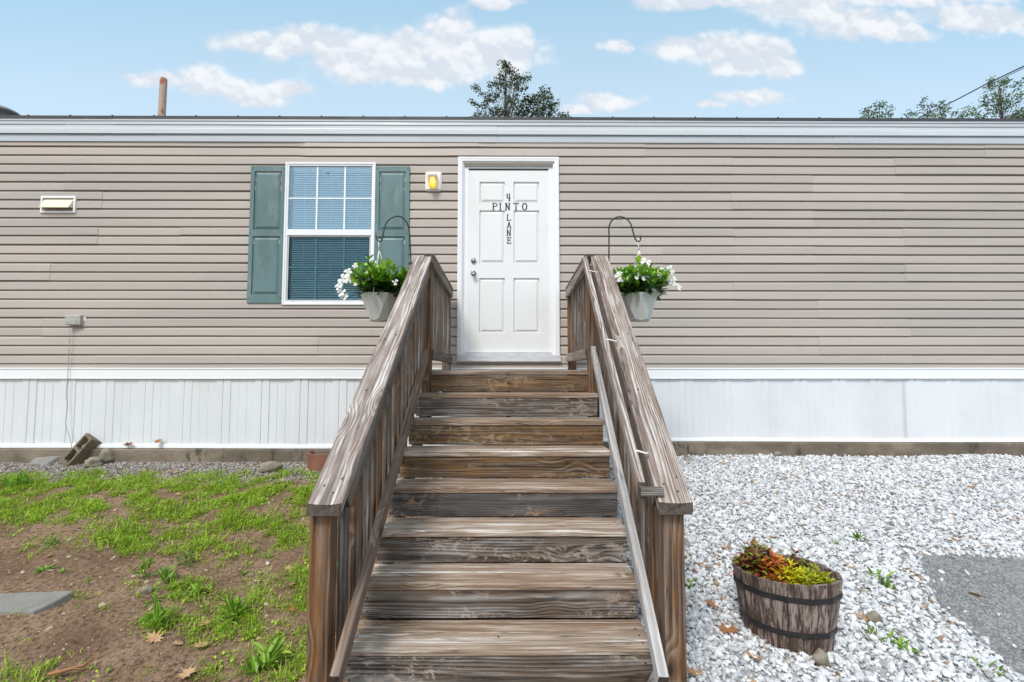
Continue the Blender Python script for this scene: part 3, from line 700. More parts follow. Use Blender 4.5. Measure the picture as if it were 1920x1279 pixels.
oak(1362, 1028, .09, 'curled brown leaf in gravel behind the barrel on its left', .45, 2)
oak(1303, 1268, .09, 'tan leaf in gravel at the foot of the right post', .6, 2)
oak(1305, 1072, .06, 'small rusty leaf in gravel beside the upper part of the right post', .25, 2)
oak(1450, 1012, .06, 'orange leaf in gravel above the barrel', .2, 2)
oak(1596, 1065, .085, 'pale pink leaf in gravel above right of the barrel', .8, 2.2)
oak(1571, 1140, .05, 'small orange leaf at the right side of the barrel', .2, 1)
oak(1617, 1165, .07, 'tan leaf in gravel right of the barrel', .7, 1)
oak(1775, 1208, .06, 'orange leaf in gravel low on the right', .3, 1)
oak(1830, 1118, .07, 'pale tan leaf lying on the asphalt', .85, 1)
oak(1683, 1008, .06, 'orange leaf in the upper gravel above the asphalt corner', .2, 2)
oak(1760, 895, .07, 'brown leaf in the upper gravel far right', .35, 1)
oak(1820, 920, .06, 'tan leaf in the upper gravel by the right edge', .6, 1)
# leaves caught on the foundation ledge by the skirting
for (px, py, lab) in ((172, 830, 'brown oak leaf behind the cinder block'), (240, 834, 'crumpled brown oak leaf on the foundation ledge, middle one'), (296, 828, 'brown oak leaf leaning on the white skirting, rightmost on the ledge')):
    oak(0, 0, .12 if px == 240 else .10, lab, .25, random.random()*6, on=P(px, py, YW-.06), curl=.5)

# stones, block, slabs
def rock(px, py, sx, sy, sz_, label, name, mat, cat='rock', seed=1, rz=0, sink=.25, z=None):
    p = G(px, py); p.z = gz(p.x, p.y); bm = bmesh.new(); bmesh.ops.create_icosphere(bm, subdivisions=3, radius=.5)
    for v_ in bm.verts:
        d = v_.co.normalized(); f = .5+.16*mnoise.noise(d*1.7+Vector((seed*3.1, 0, 0)))+.05*mnoise.noise(d*5+Vector((seed, 2, 0)))
        v_.co = Vector((d.x*f*sx*1.15, d.y*f*sy*1.15, max(d.z, -.5)*f*sz_*1.3))
    me = bpy.data.meshes.new(name); bm.to_mesh(me); bm.free()
    for q in me.polygons: q.use_smooth = seed % 2 == 0
    o = link(name, me, mat, None, Matrix.Translation(p+Vector((0, 0, sz_*(.5-sink)))) @ Matrix.Rotation(rz, 4, 'Z')); return setmeta(o, label, cat)
rock(176, 875, .16, .11, .095, 'flat brown rock in front of the cinder block', 'rock', M['rock'], seed=2, sink=.1)
rock(200, 869, .14, .10, .15, 'rounder tan rock leaning beside the cinder block', 'rock', M['rock'], seed=4, sink=.05)
rock(507, 884, .19, .11, .10, 'pale flat rock in the grass near the terracotta ring', 'rock', M['rock'], seed=6, sink=.1)
rock(275, 1112, .06, .05, .04, 'small grey stone in the middle weed row', 'rock', M['rock'], seed=8)
rock(1540, 1252, .06, .05, .07, 'tan stone in the gravel in front of the barrel', 'rock', M['rock'], seed=10, sink=.1)
rock(1365+275, 1166, .07, .05, .05, 'brownish stone in the gravel right of the barrel', 'rock', M['rock'], seed=12, sink=.1)
rock(1458, 858, .07, .05, .06, 'yellowish stone at the foundation on the right', 'rock', M['rock'], seed=14, sink=.1)
def slab(name, pxs, thick, label, lift, tilt=(0, 0, 0)):
    ps = [G(*q) for q in pxs]; c = sum(ps, Vector())/len(ps); c.z = gz0(c.x, c.y)+lift; n = len(ps); vs = []
    for dz, k in ((-thick, 1.03), (-.006, 1.0), (0, .97)):
        for q in ps: vs.append(Vector(((q.x-c.x)*k, (q.y-c.y)*k, q.z-gz0(c.x, c.y)+dz)))
    fs = [tuple(range(n))[::-1], tuple(range(2*n, 3*n))]
    for l_ in (0, 1):
        for i in range(n): j = (i+1) % n; fs.append((l_*n+i, l_*n+j, (l_+1)*n+j, (l_+1)*n+i))
    me = bpy.data.meshes.new(name); me.from_pydata(vs, [], fs); me.update()
    return setmeta(link(name, me, M['slate'], None, Matrix.Translation(c) @ Euler(tilt).to_matrix().to_4x4()), label, 'stone slab')
slab('stone_slab', [(-60, 1128), (60, 1121), (137, 1119), (100, 1140), (62, 1158), (-30, 1156), (-90, 1150)], .05, 'flat grey slate slab half buried in the soil at the left edge', .035)
# slate chunk near foundation
mb = MB(); p = G(92, 868); p.z = gz0(p.x, p.y)
mb.add([p+Vector(q) for q in [(-.16, -.06, 0), (.06, -.10, 0), (.16, .02, 0), (.0, .10, 0), (-.14, .06, 0), (-.13, -.03, .055), (.03, -.07, .045), (.13, .0, .085), (.02, .05, .115), (-.05, .04, .10)]],
       [(0, 1, 6, 5), (1, 2, 7, 6), (2, 3, 8, 7), (3, 4, 9, 8), (4, 0, 5, 9), (5, 6, 7, 8, 9), (4, 3, 2, 1, 0)])
o = mb.build('slate_chunk', M['slate']); shift_obj(o, p); setmeta(o, 'angular grey slate chunk on the gravel left of the cinder block', 'rock')
# cinder block (two-hole), leaning
bm = bmesh.new(); Lb, Hb, Db = .40, .19, .19
def blockmesh():
    b = MB(); xs_ = [-.20, -.165, -.018, .018, .165, .20]; ys_ = [-.095, -.062, .062, .095]
    for i in range(5):
        for j in range(3):
            if j == 1 and i in (1, 3): continue
            b.box(xs_[i], xs_[i+1], ys_[j], ys_[j+1], -.095, .095)
    me = b.mesh('cinder_block'); bm_ = bmesh.new(); bm_.from_mesh(me); bmesh.ops.remove_doubles(bm_, verts=bm_.verts, dist=1e-5)
    seen = {}
    for f in list(bm_.faces):
        k = tuple(sorted(v_.index for v_ in f.verts)); seen.setdefault(k, []).append(f)
    for k, fl in seen.items():
        if len(fl) > 1: bmesh.ops.delete(bm_, geom=fl, context='FACES_ONLY')
    bm_.to_mesh(me); bm_.free(); return me
p = G(153, 868); p.z = gz0(p.x, p.y)+.115
Zb = Vector((-.30, -.85, .45)).normalized(); Xb = Vector((.58, .42, .70)); Xb = (Xb-Zb*Xb.dot(Zb)).normalized(); Yb = Zb.cross(Xb)
Mb = Matrix((Xb, Yb, Zb)).transposed().to_4x4(); Mb.translation = p+Vector((.02, 0, .005))
o = link('cinder_block', blockmesh(), M['block'], None, Mb @ Matrix.Scale(.86, 4))
b_ = o.modifiers.new('bevel', 'BEVEL'); b_.width = .008; b_.segments = 2
setmeta(o, 'brown two-hole cinder block tipped against the foundation', 'cinder block')
# terracotta ring
mb = MB(); c = G(603, 886); c.z = gz0(c.x, c.y); c.y += .22; c.z += .03
Rr = .235; n = 40; H = .19
for k, (r0, dz, a0, a1) in enumerate(((Rr, 0, 0, 300), (Rr-.018, -.012, 150, 400))):
    vs = []; fs = []; m_ = 36
    for i in range(m_+1):
        a = R(a0+(a1-a0)*i/m_); rr = r0 - (.012*i/m_ if k == 0 else 0)
        for (dr, z) in ((0, 0), (0, H), (-.008, H+.004), (-.016, H), (-.016, 0)): vs.append((c.x+(rr+dr)*math.cos(a), c.y+(rr+dr)*math.sin(a), c.z-.04+z+dz))
    for i in range(m_):
        for j in range(4): q = i*5+j; fs.append((q, q+5, q+6, q+1))
    fs.append((0, 1, 2, 3, 4)); fs.append(tuple(m_*5+j for j in range(5))[::-1])
    mb.add(vs, fs)
o = mb.build('edging_roll', M['terra'], smooth=False); shift_obj(o, c); setmeta(o, 'coiled reddish brown garden edging beside the stairs on the left', 'garden edging')
# stick
mb = MB(); a, b, c2 = G(90, 1279), G(120, 1272), G(155, 1262)
for q in (a, b, c2): q.z = gz0(q.x, q.y)+.035
mb.tube([a, b, c2, c2+Vector((.03, .03, .02))], [.008, .009, .007, .004], 7); mb.tube([b, b+Vector((.04, .0, .01)), b+Vector((.09, .01, .0))], [.006, .005, .003], 6)
o = mb.build('stick', simple('stick bark', (.33, .15, .06), .7, .3, 30), smooth=True); shift_obj(o, b); setmeta(o, 'short reddish brown twig on the soil at the bottom edge', 'stick')

# ------------------------------------------------------------------ house
house = empty('mobile_home', (0, YW, gz0(-2, YW)), 'taupe vinyl sided mobile home with white skirting and flat fascia', 'house')
def Wp(px, py, y=YW): p = P(px, py, y); return p.x, p.z
XL, XR = -9.0, 9.5
zt = Wp(960, 224)[1]; zsb = Wp(400, 690)[1]        # fascia top, siding bottom
z_s_top = Wp(960, 268)[1]
# siding courses as real lapped panels
ch = (z_s_top+.0 - zsb)/25.0
Ds = Wp(0, 276)[1]-Wp(0, 293.3)[1]
ch = (Wp(0, 293.3)[1]-Wp(0, 684)[1])/round((Wp(0, 293.3)[1]-Wp(0, 684)[1])/.1016)
ztop0 = Wp(960, 277)[1]
V = []; Fq = []; T = []
prof = [(0.0, -.006), (.07, -.006), (.09, .000), (.27, .0165), (.31, .0175), (.90, .0200), (.97, .0205), (1.0, .0190), (1.0, -.006)]   # (fraction down, outward)
SEAMS = {}
rowi = 0; z = ztop0 + ch
DOX0, DOZ1 = Wp(868, 313, YW); DOX1, DOZ0 = Wp(1040, 668, YW); WOX0, WOZ1 = Wp(541, 309, YW); WOX1, WOZ0 = Wp(694, 566, YW)
openings = [(DOX0, DOX1, DOZ0, DOZ1), (WOX0, WOX1, WOZ0, WOZ1)]
while z > zsb + .005:
    pan = rowi//2
    if pan not in SEAMS:
        r0 = random.Random(pan*13+5)
        known = {0: [570, 1208, 1850], 1: [1370, 1680], 2: [120, 1520], 3: [190, 1370, 1690], 4: [1165, 1520], 5: [185, 340, 1370, 1690], 6: [1240, 1520], 7: [100, 1690], 8: [1370], 9: [800, 1525], 10: [95, 1690], 11: [600, 1525], 12: [197, 1695]}
        if pan in known: sx = sorted(Wp(q, 400)[0] for q in known[pan])
        else:
            q = r0.uniform(-5.5, -2); sx = []
            while q < 6: sx.append(q); q += r0.uniform(3.2, 3.8)
        SEAMS[pan] = sx
    sx = [XL]+SEAMS[pan]+[XR]
    zb = max(z-ch, zsb-.01)
    for k in range(len(sx)-1):
        a, b = sx[k], sx[k+1]+(.02 if k < len(sx)-2 else 0); off = .0038 if (k+pan) % 2 else .0002; tint = random.uniform(.0, 1.); zof = random.uniform(-.0018, .0018)
        q0 = random.uniform(0, 50)
        a_, b_ = a, b
        segs = [(a_, b_, None)]
        for (ox0, ox1, oz0, oz1) in openings:
            if zb < oz1 and z > oz0: segs = [q for (u0, u1, c_) in segs for q in ([(u0, u1, c_)] if u1 <= ox0 or u0 >= ox1 else [(u0, ox0, c_)]*(u0 < ox0)+[(ox1, u1, c_)]*(u1 > ox1)+[(max(u0, ox0), min(u1, ox1), (-9, oz0))]*(zb < oz0 < z)+[(max(u0, ox0), min(u1, ox1), (oz1, 9))]*(zb < oz1 < z))]
        for (a, b, clp) in segs:
            n = max(1, int((b-a)/.12)); base = len(V)
            ei = [0]+list(range(n+1))+[n]
            for ii_, i in enumerate(ei):
                x = a+(b-a)*i/n + (-.0012 if ii_ == 0 else .0012 if ii_ == n+2 else 0)
                wob = .0016*mnoise.noise(Vector((x*.8, rowi*.3, 3)))
                wz = .0042*mnoise.noise(Vector((x*.45, pan*.9, 8))) + .0013*mnoise.noise(Vector((x*1.7, rowi*.7, q0)))
                if pan == 0 and x > Wp(570, 290)[0] and x < Wp(900, 290)[0]: wz -= .007*sm((Wp(900, 290)[0]-x)/.8); wob += .004
                for (fr, outw) in prof:
                    zz = z-fr*(z-zb) + (wz*fr)
                    if clp: zz = min(max(zz, clp[0]), clp[1])
                    V.append((x, (YW-outw-off-wob*(0.3+fr)) if 0 < ii_ < n+2 else YW-min(outw, 0)+.002, zz+zof*fr)); T.append(tint)
            m_ = len(prof)
            for i in range(n+2):
                for j in range(m_-1):
                    q = base+i*m_+j; Fq.append((q, q+1, q+m_+1, q+m_))
    z -= ch; rowi += 1
sme = npmesh('siding', V, Fq, T); link('siding', sme, M['siding'], house)
# wall body behind the siding + side walls + roof
mb = MB(); mb.box(XL, XR, YW+.42, YW+4.2, zsb-.25, zt-.03); mb.box(XL, XL+.1, YW+.004, YW+.42, zsb-.25, zt-.03); mb.box(XR-.1, XR, YW+.004, YW+.42, zsb-.25, zt-.03); mb.build('wall', M['siding'], house)
mb = MB()
x0, x1 = XL-.05, XR+.05; yf = YW-.05
mb.add([(x0, yf, zt-.004), (x1, yf, zt-.004), (x1, YW+2.1, zt+.28), (x0, YW+2.1, zt+.28), (x0, YW+4.3, zt-.004), (x1, YW+4.3, zt-.004)], [(0, 1, 2, 3), (3, 2, 5, 4), (0, 3, 4), (1, 5, 2), (0, 4, 5, 1)])
mb.build('roof', M['roof'], house)
mb = MB(); z0 = Wp(960, 225.5, YW-.05)[1]; mb.box(x0, x1, YW-.062, YW+.0, z0, zt-.003)
for i in range(40):
    xx = x0+.3+i*.3048*1.55; mb.box(xx, xx+.012, YW-.068, YW-.05, zt-.004, zt+.004)
mb.build('drip_edge', M['drip'], house)
def xsec(name, mat, secs, seams, parent, ov=.0015):
    """extrude a (y,z) profile along x with butt seams"""
    mb = MB(); ss = [x0]+seams+[x1]
    for k in range(len(ss)-1):
        a, b = ss[k], ss[k+1]; o_ = ov*(k % 2); n = max(1, int((b-a)/.4)); vs = []; fs = []; m_ = len(secs)
        for i in range(n+1):
            x = a+(b-a)*i/n; w_ = .0015*mnoise.noise(Vector((x*.9, k, len(secs))))
            vs += [(x+(.006*j/m_ if i == n else 0), y-o_-w_, z_-w_*.8) for j, (y, z_) in enumerate(secs)]
        for i in range(n):
            for j in range(m_-1): q = i*m_+j; fs.append((q, q+1, q+m_+1, q+m_))
        mb.add(vs, fs)
    return mb.build(name, mat, parent)
def zz(py, y=YW-.05): return Wp(960, py, y)[1]
xsec('drip_trim', M['fascia2'], [(YW, zz(225.6)), (YW-.058, zz(225.8)), (YW-.058, zz(229)), (YW-.051, zz(230)), (YW-.056, zz(235.5)), (YW, zz(236))], [Wp(q, 230)[0] for q in (220, 1170, 1790)], house)
xsec('fascia', M['fascia'], [(YW, zz(235)), (YW-.048, zz(235)), (YW-.047, zz(242)), (YW-.049, zz(243)), (YW-.046, zz(251.5)), (YW-.030, zz(252.8, YW-.03)), (YW, zz(253, YW))], [Wp(q, 240)[0] for q in (130, 932)], house)
xsec('soffit_trim', M['fascia2'], [(YW, zz(250, YW)), (YW-.022, zz(253, YW-.02)), (YW-.024, zz(256, YW-.02)), (YW-.030, zz(257, YW-.03)), (YW-.032, zz(267, YW-.03)), (YW-.012, zz(268, YW-.01)), (YW, zz(268, YW))], [Wp(q, 260)[0] for q in (296, 930, 1560)], house)
# skirting
zk0, zk1, zk2, zk3 = Wp(300, 690)[1], Wp(300, 710)[1], Wp(300, 833)[1], Wp(300, 840)[1]
zk3r, zk2r = Wp(1600, 828)[1], Wp(1600, 822)[1]
def sinkz(x): return sm((x+1.0)/1.4)
def zk2f(x): return zk2+(zk2r-zk2)*sinkz(x)+.006*math.sin(x*.9)
def zk3f(x): return zk3+(zk3r-zk3)*sinkz(x)+.006*math.sin(x*.9)
mb = MB(); n = 130
def strip(fn):
    vs = []; fs = []; m_ = None
    for i in range(n+1):
        x = x0+(x1-x0)*i/n; pr = fn(x); m_ = len(pr); vs += [(x, y, z_) for y, z_ in pr]
    for i in range(n):
        for j in range(m_-1): q = i*m_+j; fs.append((q, q+1, q+m_+1, q+m_))
    return vs, fs
def wv_(x): return .003*mnoise.noise(Vector((x*.7, 3, 1)))
mb.add(*strip(lambda x: [(YW+.0, zk0+.004+wv_(x)), (YW-.034, zk0+wv_(x)), (YW-.036, zk0-.010+wv_(x)), (YW-.028, zk0-.014+wv_(x)), (YW-.029, zk1+.006+wv_(x)), (YW-.034, zk1+.004+wv_(x)), (YW-.034, zk1+wv_(x)), (YW+.0, zk1-.001+wv_(x))]))
mb.build('skirting_cap', M['white'], house)
mb = MB(); per = .427; xk = Wp(1272, 760)[0]; vs = []; fs = []; prof2 = []
x = xk - per*24
fade = lambda x: .0075
while x < x1:
    for (dx, o_) in ((0, 0), (.007, 1), (.074, 1), (.080, 0), (.086, 0), (.093, 1), (.160, 1), (.167, 0), (.243, 0), (.247, .5), (.251, 0), (.335, 0), (.339, .5), (.343, 0)):
        prof2.append((x+dx, o_*(.0068+.0018*math.sin(x*2)), math.floor((x-xk)/per) % 2))
    x += per
prof2 = [q for q in prof2 if x0 < q[0] < x1]
for (x, o_, k) in prof2:
    vs += [(x, YW-.006-o_-.0012*k, zk1+.01), (x+.002*math.sin(x*2), YW-.006-o_*.9-.0012*k-.002*math.sin(x*1.7), (zk1+zk2)/2), (x, YW-.006-o_-.0012*k, zk2f(x)-.004)]
for i in range(len(prof2)-1):
    for j in (0, 1): q = i*3+j; fs.append((q, q+1, q+4, q+3))
mb.add(vs, fs)
# perforated vent strip
xv = Wp(1691, 760)[0]; mb.mi = 1
for r_ in range(62):
    for c_ in range(4):
        xx = xv+c_*.010+(r_ % 2)*.005; zz_ = zk1-.02-r_*(zk1-zk2-.05)/62
        mb.add([(xx-.0024, YW-.0165, zz_-.0022), (xx+.0024, YW-.0165, zz_-.0022), (xx+.0024, YW-.0165, zz_+.0022), (xx-.0024, YW-.0165, zz_+.0022)], [(0, 1, 2, 3)])
mb.build('skirting_panel', [M['skirt'], simple('vent perforations', (.35, .37, .40), .6)], house)
mb = MB(); mb.add(*strip(lambda x: [(YW, zk2f(x)+.002), (YW-.022, zk2f(x)), (YW-.024, zk2f(x)-.010), (YW-.032, zk2f(x)-.012), (YW-.034, zk3f(x)+.004), (YW-.030, zk3f(x)), (YW, zk3f(x))]))
mb.build('skirting_track', M['white'], house)
mb = MB(); mb.add(*strip(lambda x: [(YW+.1, zk3f(x)-.003), (YW-.055, zk3f(x)-.004+.002*mnoise.noise(Vector((x*3, 0, 0)))), (YW-.062+.003*mnoise.noise(Vector((x*5, 2, 0))), zk3f(x)-.014), (YW-.060+.004*mnoise.noise(Vector((x*4, 5, 0))), zk3f(x)-.08), (YW-.06, zk3f(x)-.4)]))
mb.build('foundation', M['concrete'], house, smooth=False)

# panelled faces (door, shutters)
def panelled(mb, X0, X1, Z0, Z1, yf, panels, depth, slope, lip=.006, raise_=.15, yb=None):
    xs_ = sorted({X0, X1, *[p[0] for p in panels], *[p[1] for p in panels]}); zs_ = sorted({Z0, Z1, *[p[2] for p in panels], *[p[3] for p in panels]})
    for i in range(len(xs_)-1):
        for j in range(len(zs_)-1):
            cx, cz = (xs_[i]+xs_[i+1])/2, (zs_[j]+zs_[j+1])/2
            if any(p[0] < cx < p[1] and p[2] < cz < p[3] for p in panels): continue
            mb.add([(xs_[i], yf, zs_[j]), (xs_[i+1], yf, zs_[j]), (xs_[i+1], yf, zs_[j+1]), (xs_[i], yf, zs_[j+1])], [(0, 1, 2, 3)])
    for (a, b, c_, d) in panels:
        rings = [(0, 0), (.003, depth), (lip, depth), (lip+slope, depth*raise_), (lip+slope+.001, depth*raise_)]
        vs = []
        for (ins, dy) in rings: vs += [(a+ins, yf+dy, c_+ins), (b-ins, yf+dy, c_+ins), (b-ins, yf+dy, d-ins), (a+ins, yf+dy, d-ins)]
        fs = []
        for r_ in range(len(rings)-1):
            for k in range(4): fs.append((r_*4+k, r_*4+(k+1) % 4, r_*4+4+(k+1) % 4, r_*4+4+k))
        fs.append(tuple(4*(len(rings)-1)+k for k in range(4))); mb.add(vs, fs)
    if yb is not None:
        vs = [(x, y, z_) for y in (yf, yb) for x, z_ in ((X0, Z0), (X1, Z0), (X1, Z1), (X0, Z1))]
        mb.add(vs, [(0, 1, 5, 4), (1, 2, 6, 5), (2, 3, 7, 6), (3, 0, 4, 7), (4, 5, 6, 7)])
# door: casing, slab, hardware, letters
CY = YW-.045
dl, dt = Wp(859, 294, CY); dr, db = Wp(1050, 666, CY)
il, it_ = Wp(867, 312, CY); ir, _ = Wp(1041, 312, CY)
sl_, st_ = Wp(878, 320, YW-.0); sr_, sb_ = Wp(1030, 660, YW-.0)
door = MB()
yd = YW-.004
def mir(x): return sl_+sr_-x
pa = []
for (xa, xb) in ((899, 946.5), (963, 1011)):
    for (za, zb_) in ((341, 380), (394.5, 493.5), (521.5, 624)):
        a = Wp(xa, 400, yd)[0]; b = Wp(xb, 400, yd)[0]; pa.append((a, b, Wp(950, zb_, yd)[1], Wp(950, za, yd)[1]))
panelled(door, sl_, sr_, sb_, st_, yd, pa, .019, .026, lip=.008, raise_=.15, yb=yd+.03)
dob = door.build('door', M['door'], house)
# casing profile (stepped), mitred frame
fr = MB()
def frame_ring(mb, X0, X1, Z0, Z1, rings, bottom=True):
    vs = []
    for (ins, y) in rings: vs += [(X0+ins, y, Z0+(ins if bottom else 0)), (X1-ins, y, Z0+(ins if bottom else 0)), (X1-ins, y, Z1-ins), (X0+ins, y, Z1-ins)]
    for r_ in range(len(rings)-1):
        ks = range(4) if bottom else (1, 2, 3)
        fs = [(r_*4+k, r_*4+(k+1) % 4, r_*4+4+(k+1) % 4, r_*4+4+k) for k in ks]
        mb.add(vs[:], fs) if r_ == 0 and False else mb.add(vs, fs)
wc = il-dl
frame_ring(fr, dl, dr, db, dt, [(0, YW), (0, CY), (.010, CY-.004), (wc*.45, CY-.004), (wc*.5, CY-.001), (wc*.85, CY-.001), (wc, CY+.001), (wc+.002, CY+.014), (wc+.018, CY+.024), (wc+.02, yd-.004), (sl_-dl+.004, yd-.002), (sl_-dl+.006, yd+.02)], bottom=False)
for (x, z_) in ((dl+.02, dt-.05), (dr-.02, dt-.05), (dl+.02, (db+dt)/2), (dr-.02, (db+dt)/2), (dl+.02, db+.05), (dr-.02, db+.05)):
    fr.lathe((x, CY-.0045, z_), [(0, .001), (.004, .001), (.004, -.002)], 8, axis='y')
fr.build('door_frame', M['white'], dob)
si = MB(); a, zb1 = Wp(856, 678, CY); b, _ = Wp(1052, 678, CY); zs1 = Wp(950, 665, CY)[1]
si.box(a, b, CY-.014, YW, zb1, zb1+.022); si.box(a+.004, b-.004, CY-.008, YW, zb1+.022, zs1); si.box(sl_-.02, sr_+.02, CY-.004, YW+.02, zs1, sb_+.0)
si.build('door_sill', M['sill'], dob, bevel=.002)
for (py, nm, r_) in ((489, 'deadbolt', .030), (513, 'door_knob', .031)):
    mb = MB(); x, z_ = Wp(888, py, yd)
    if nm == 'deadbolt': mb.lathe((x, yd, z_), [(r_, 0), (r_, .012), (r_*.85, .018), (.016, .019), (.015, .026), (0.0001, .027)], 24, axis='y')
    else: mb.lathe((x, yd, z_), [(r_, 0), (r_, .006), (.014, .010), (.012, .030), (.024, .040), (.028, .052), (.024, .062), (.010, .066), (.009, .063), (0.0001, .063)], 24, axis='y')
    mb.build(nm, M['metal'], dob, smooth=True)
# letters
GL = {'P': [((0, 0), (0, 1)), ((0, 1), (.35, 1), (.55, .87), (.55, .67), (.35, .54), (0, .54)), ((-.14, 0), (.16, 0)), ((-.14, 1), (0, 1))],
      'I': [((0, 0), (0, 1)), ((-.15, 0), (.15, 0)), ((-.15, 1), (.15, 1))],
      'N': [((-.25, 0), (-.25, 1), (.25, 0), (.25, 1)), ((-.38, 0), (-.12, 0)), ((.12, 1), (.38, 1)), ((-.38, 1), (-.25, 1))],
      'T': [((0, 0), (0, 1)), ((-.36, .88), (-.36, 1), (.36, 1), (.36, .88)), ((-.14, 0), (.14, 0))],
      'O': [tuple((.33*math.cos(a*math.pi/8), .5+.5*math.sin(a*math.pi/8)) for a in range(17))],
      'L': [((-.18, 1), (-.18, 0), (.32, 0), (.32, .16)), ((-.32, 1), (-.04, 1)), ((-.32, 0), (-.18, 0))],
      'A': [((-.3, 0), (0, 1), (.3, 0)), ((-.2, .34), (.2, .34)), ((-.42, 0), (-.18, 0)), ((.18, 0), (.42, 0))],
      'E': [((-.22, 0), (-.22, 1)), ((-.36, 1), (.28, 1), (.28, .86)), ((-.36, 0), (.3, 0), (.3, .15)), ((-.22, .54), (.14, .54)), ((.14, .46), (.14, .62))],
      '4': [((.12, 0), (.12, 1)), ((-.22, 1), (-.22, .45), (-.1, .36), (.3, .36)), ((0, 0), (.24, 0))],
      '5': [((.22, 1), (-.2, 1), (-.22, .58), (.05, .62), (.24, .42), (.22, .14), (0, 0), (-.24, .1))],
      '0': [tuple((.3*math.cos(a*math.pi/6), .5+.5*math.sin(a*math.pi/6)) for a in range(13))]}
def glyph(mb, ch_, cx, cz, h, y, w=.14, th=.002):
    for st in GL[ch_]:
        for (p0, p1) in zip(st, st[1:]):
            a = Vector((cx+p0[0]*h*.92, 0, cz+(p0[1]-.5)*h)); b = Vector((cx+p1[0]*h*.92, 0, cz+(p1[1]-.5)*h)); d = b-a; l_ = d.length
            vert = abs(d.z) > abs(d.x); ww = h*w*(1.15 if vert else .65)/2; t_ = d.normalized(); nrm = Vector((-t_.z, 0, t_.x))*ww; e = t_*ww*.5
            vs = [a-e-nrm, b+e-nrm, b+e+nrm, a-e+nrm]; vs = [Vector((q.x, y, q.z)) for q in vs]+[Vector((q.x, y-th, q.z)) for q in vs]
            mb.add(vs, [(0, 1, 2, 3), (7, 6, 5, 4), (0, 4, 5, 1), (1, 5, 6, 2), (2, 6, 7, 3), (3, 7, 4, 0)])
lh = 13.2/F*YW
for (c_, px, py, k) in (('4', 953.5, 370, 1), ('P', 925, 387.5, 1), ('I', 938, 387.5, 1), ('N', 951.8, 387.5, 1), ('T', 967.5, 387.5, 1), ('O', 983.7, 387.5, 1), ('L', 953.5, 408, .87), ('A', 954.5, 422.3, .87), ('N', 954, 436.6, .87), ('E', 954.5, 451, .87)):
    mb = MB(); x, z_ = Wp(px, py, yd-.001); glyph(mb, c_, x, z_, lh*k, yd-.0005); mb.build('letter', M['black'], dob)
# window
WY = YW-.035
win = MB(); wl, wt = Wp(535.5, 304, WY); wr, wb = Wp(700, 572, WY); ml = (Wp(533, 500, WY)[0]-wl)
fw = .040
frame_ring(win, wl, wr, wb, wt, [(0, YW), (0, WY), (.004, WY-.004), (.020, WY-.004), (.022, WY+.002), (fw, WY+.004), (fw+.002, WY+.026)])
zmr0, zmr1 = Wp(600, 441, WY)[1], Wp(600, 430, WY)[1]
win.box(wl+fw, wr-fw, WY+.0, WY+.028, zmr0, zmr1)
wob_ = win.build('window', M['white'], house)
gl, gr = wl+fw, wr-fw
mb = MB(); mb.box(gl, gr, WY+.020, WY+.022, zmr1, wt-fw); mb.build('pane', M['glass'], wob_)
mb = MB(); mb.box(gl+.02, gr-.02, WY+.026, WY+.028, wb+fw, zmr0); mb.build('pane', M['glass_lower'], wob_)
mb = MB(); mb.box(gl+.01, gr-.01, WY+.0145, WY+.0155, wb+fw+.03, zmr0-.008); mb.build('insect_screen', M['screen'], wob_)
mb = MB(); frame_ring(mb, gl, gr, wb+fw, zmr0, [(0, WY+.012), (.010, WY+.010), (.018, WY+.012), (.018, WY+.024)])
for xx in (gl+.06, gr-.10): mb.box(xx, xx+.03, WY+.006, WY+.012, wb+fw+.004, wb+fw+.018)
mb.build('lower_sash', simple('grey sash aluminium', (.55, .56, .56), .4), wob_)
mb = MB(); h1 = zmr1; h2 = wt-fw
for k in (1, 2): x = gl+(gr-gl)*k/3+.004; mb.box(x-.009, x+.009, WY+.0155, WY+.0195, h1, h2)
zmid = Wp(600, 371, WY)[1]; mb.box(gl, gr, WY+.0150, WY+.0190, zmid-.008, zmid+.008)
mb.build('upper_grille', M['muntin'], wob_)
mb = MB()
for k in (1, 2): x = gl+(gr-gl)*k/3+.004; mb.box(x-.008, x+.008, WY+.0295, WY+.034, wb+fw, zmr0)
zmid = Wp(600, 500, WY)[1]; mb.box(gl, gr, WY+.0300, WY+.033, zmid-.007, zmid+.007)
mb.build('lower_grille', M['muntin'], wob_)
mb = MB(); zc_ = wt-fw-.055; z_ = zc_
while z_ > wb+fw+.02:
    mb.add([(gl+.035, WY+.048, z_-.0080), (gr-.01, WY+.048, z_-.0080), (gr-.01, WY+.054, z_+.0065), (gl+.035, WY+.054, z_+.0065)], [(0, 1, 2, 3)])
    z_ -= .0255
mb.box(gl+.03, gr-.005, WY+.044, WY+.072, zc_+.01, wt-fw+.02)
for fx in (.18, .5, .82): xx = gl+(gr-gl)*fx; mb.box(xx-.0015, xx+.0015, WY+.0445, WY+.0465, wb+fw, zc_)
mb.tube([(gr-.13, WY+.043, zc_), (gr-.13, WY+.043, zc_-.5)], .003, 6)
mb.build('blind', M['blind'], wob_)
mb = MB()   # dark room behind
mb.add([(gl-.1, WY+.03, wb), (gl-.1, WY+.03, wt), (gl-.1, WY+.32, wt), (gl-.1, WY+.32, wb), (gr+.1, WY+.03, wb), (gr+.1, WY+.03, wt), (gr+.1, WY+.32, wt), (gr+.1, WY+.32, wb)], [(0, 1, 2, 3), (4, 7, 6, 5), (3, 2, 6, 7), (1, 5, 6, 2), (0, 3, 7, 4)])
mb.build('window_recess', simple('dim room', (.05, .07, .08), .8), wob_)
mb = MB(); x, z_ = Wp(615, 325, WY+.018)
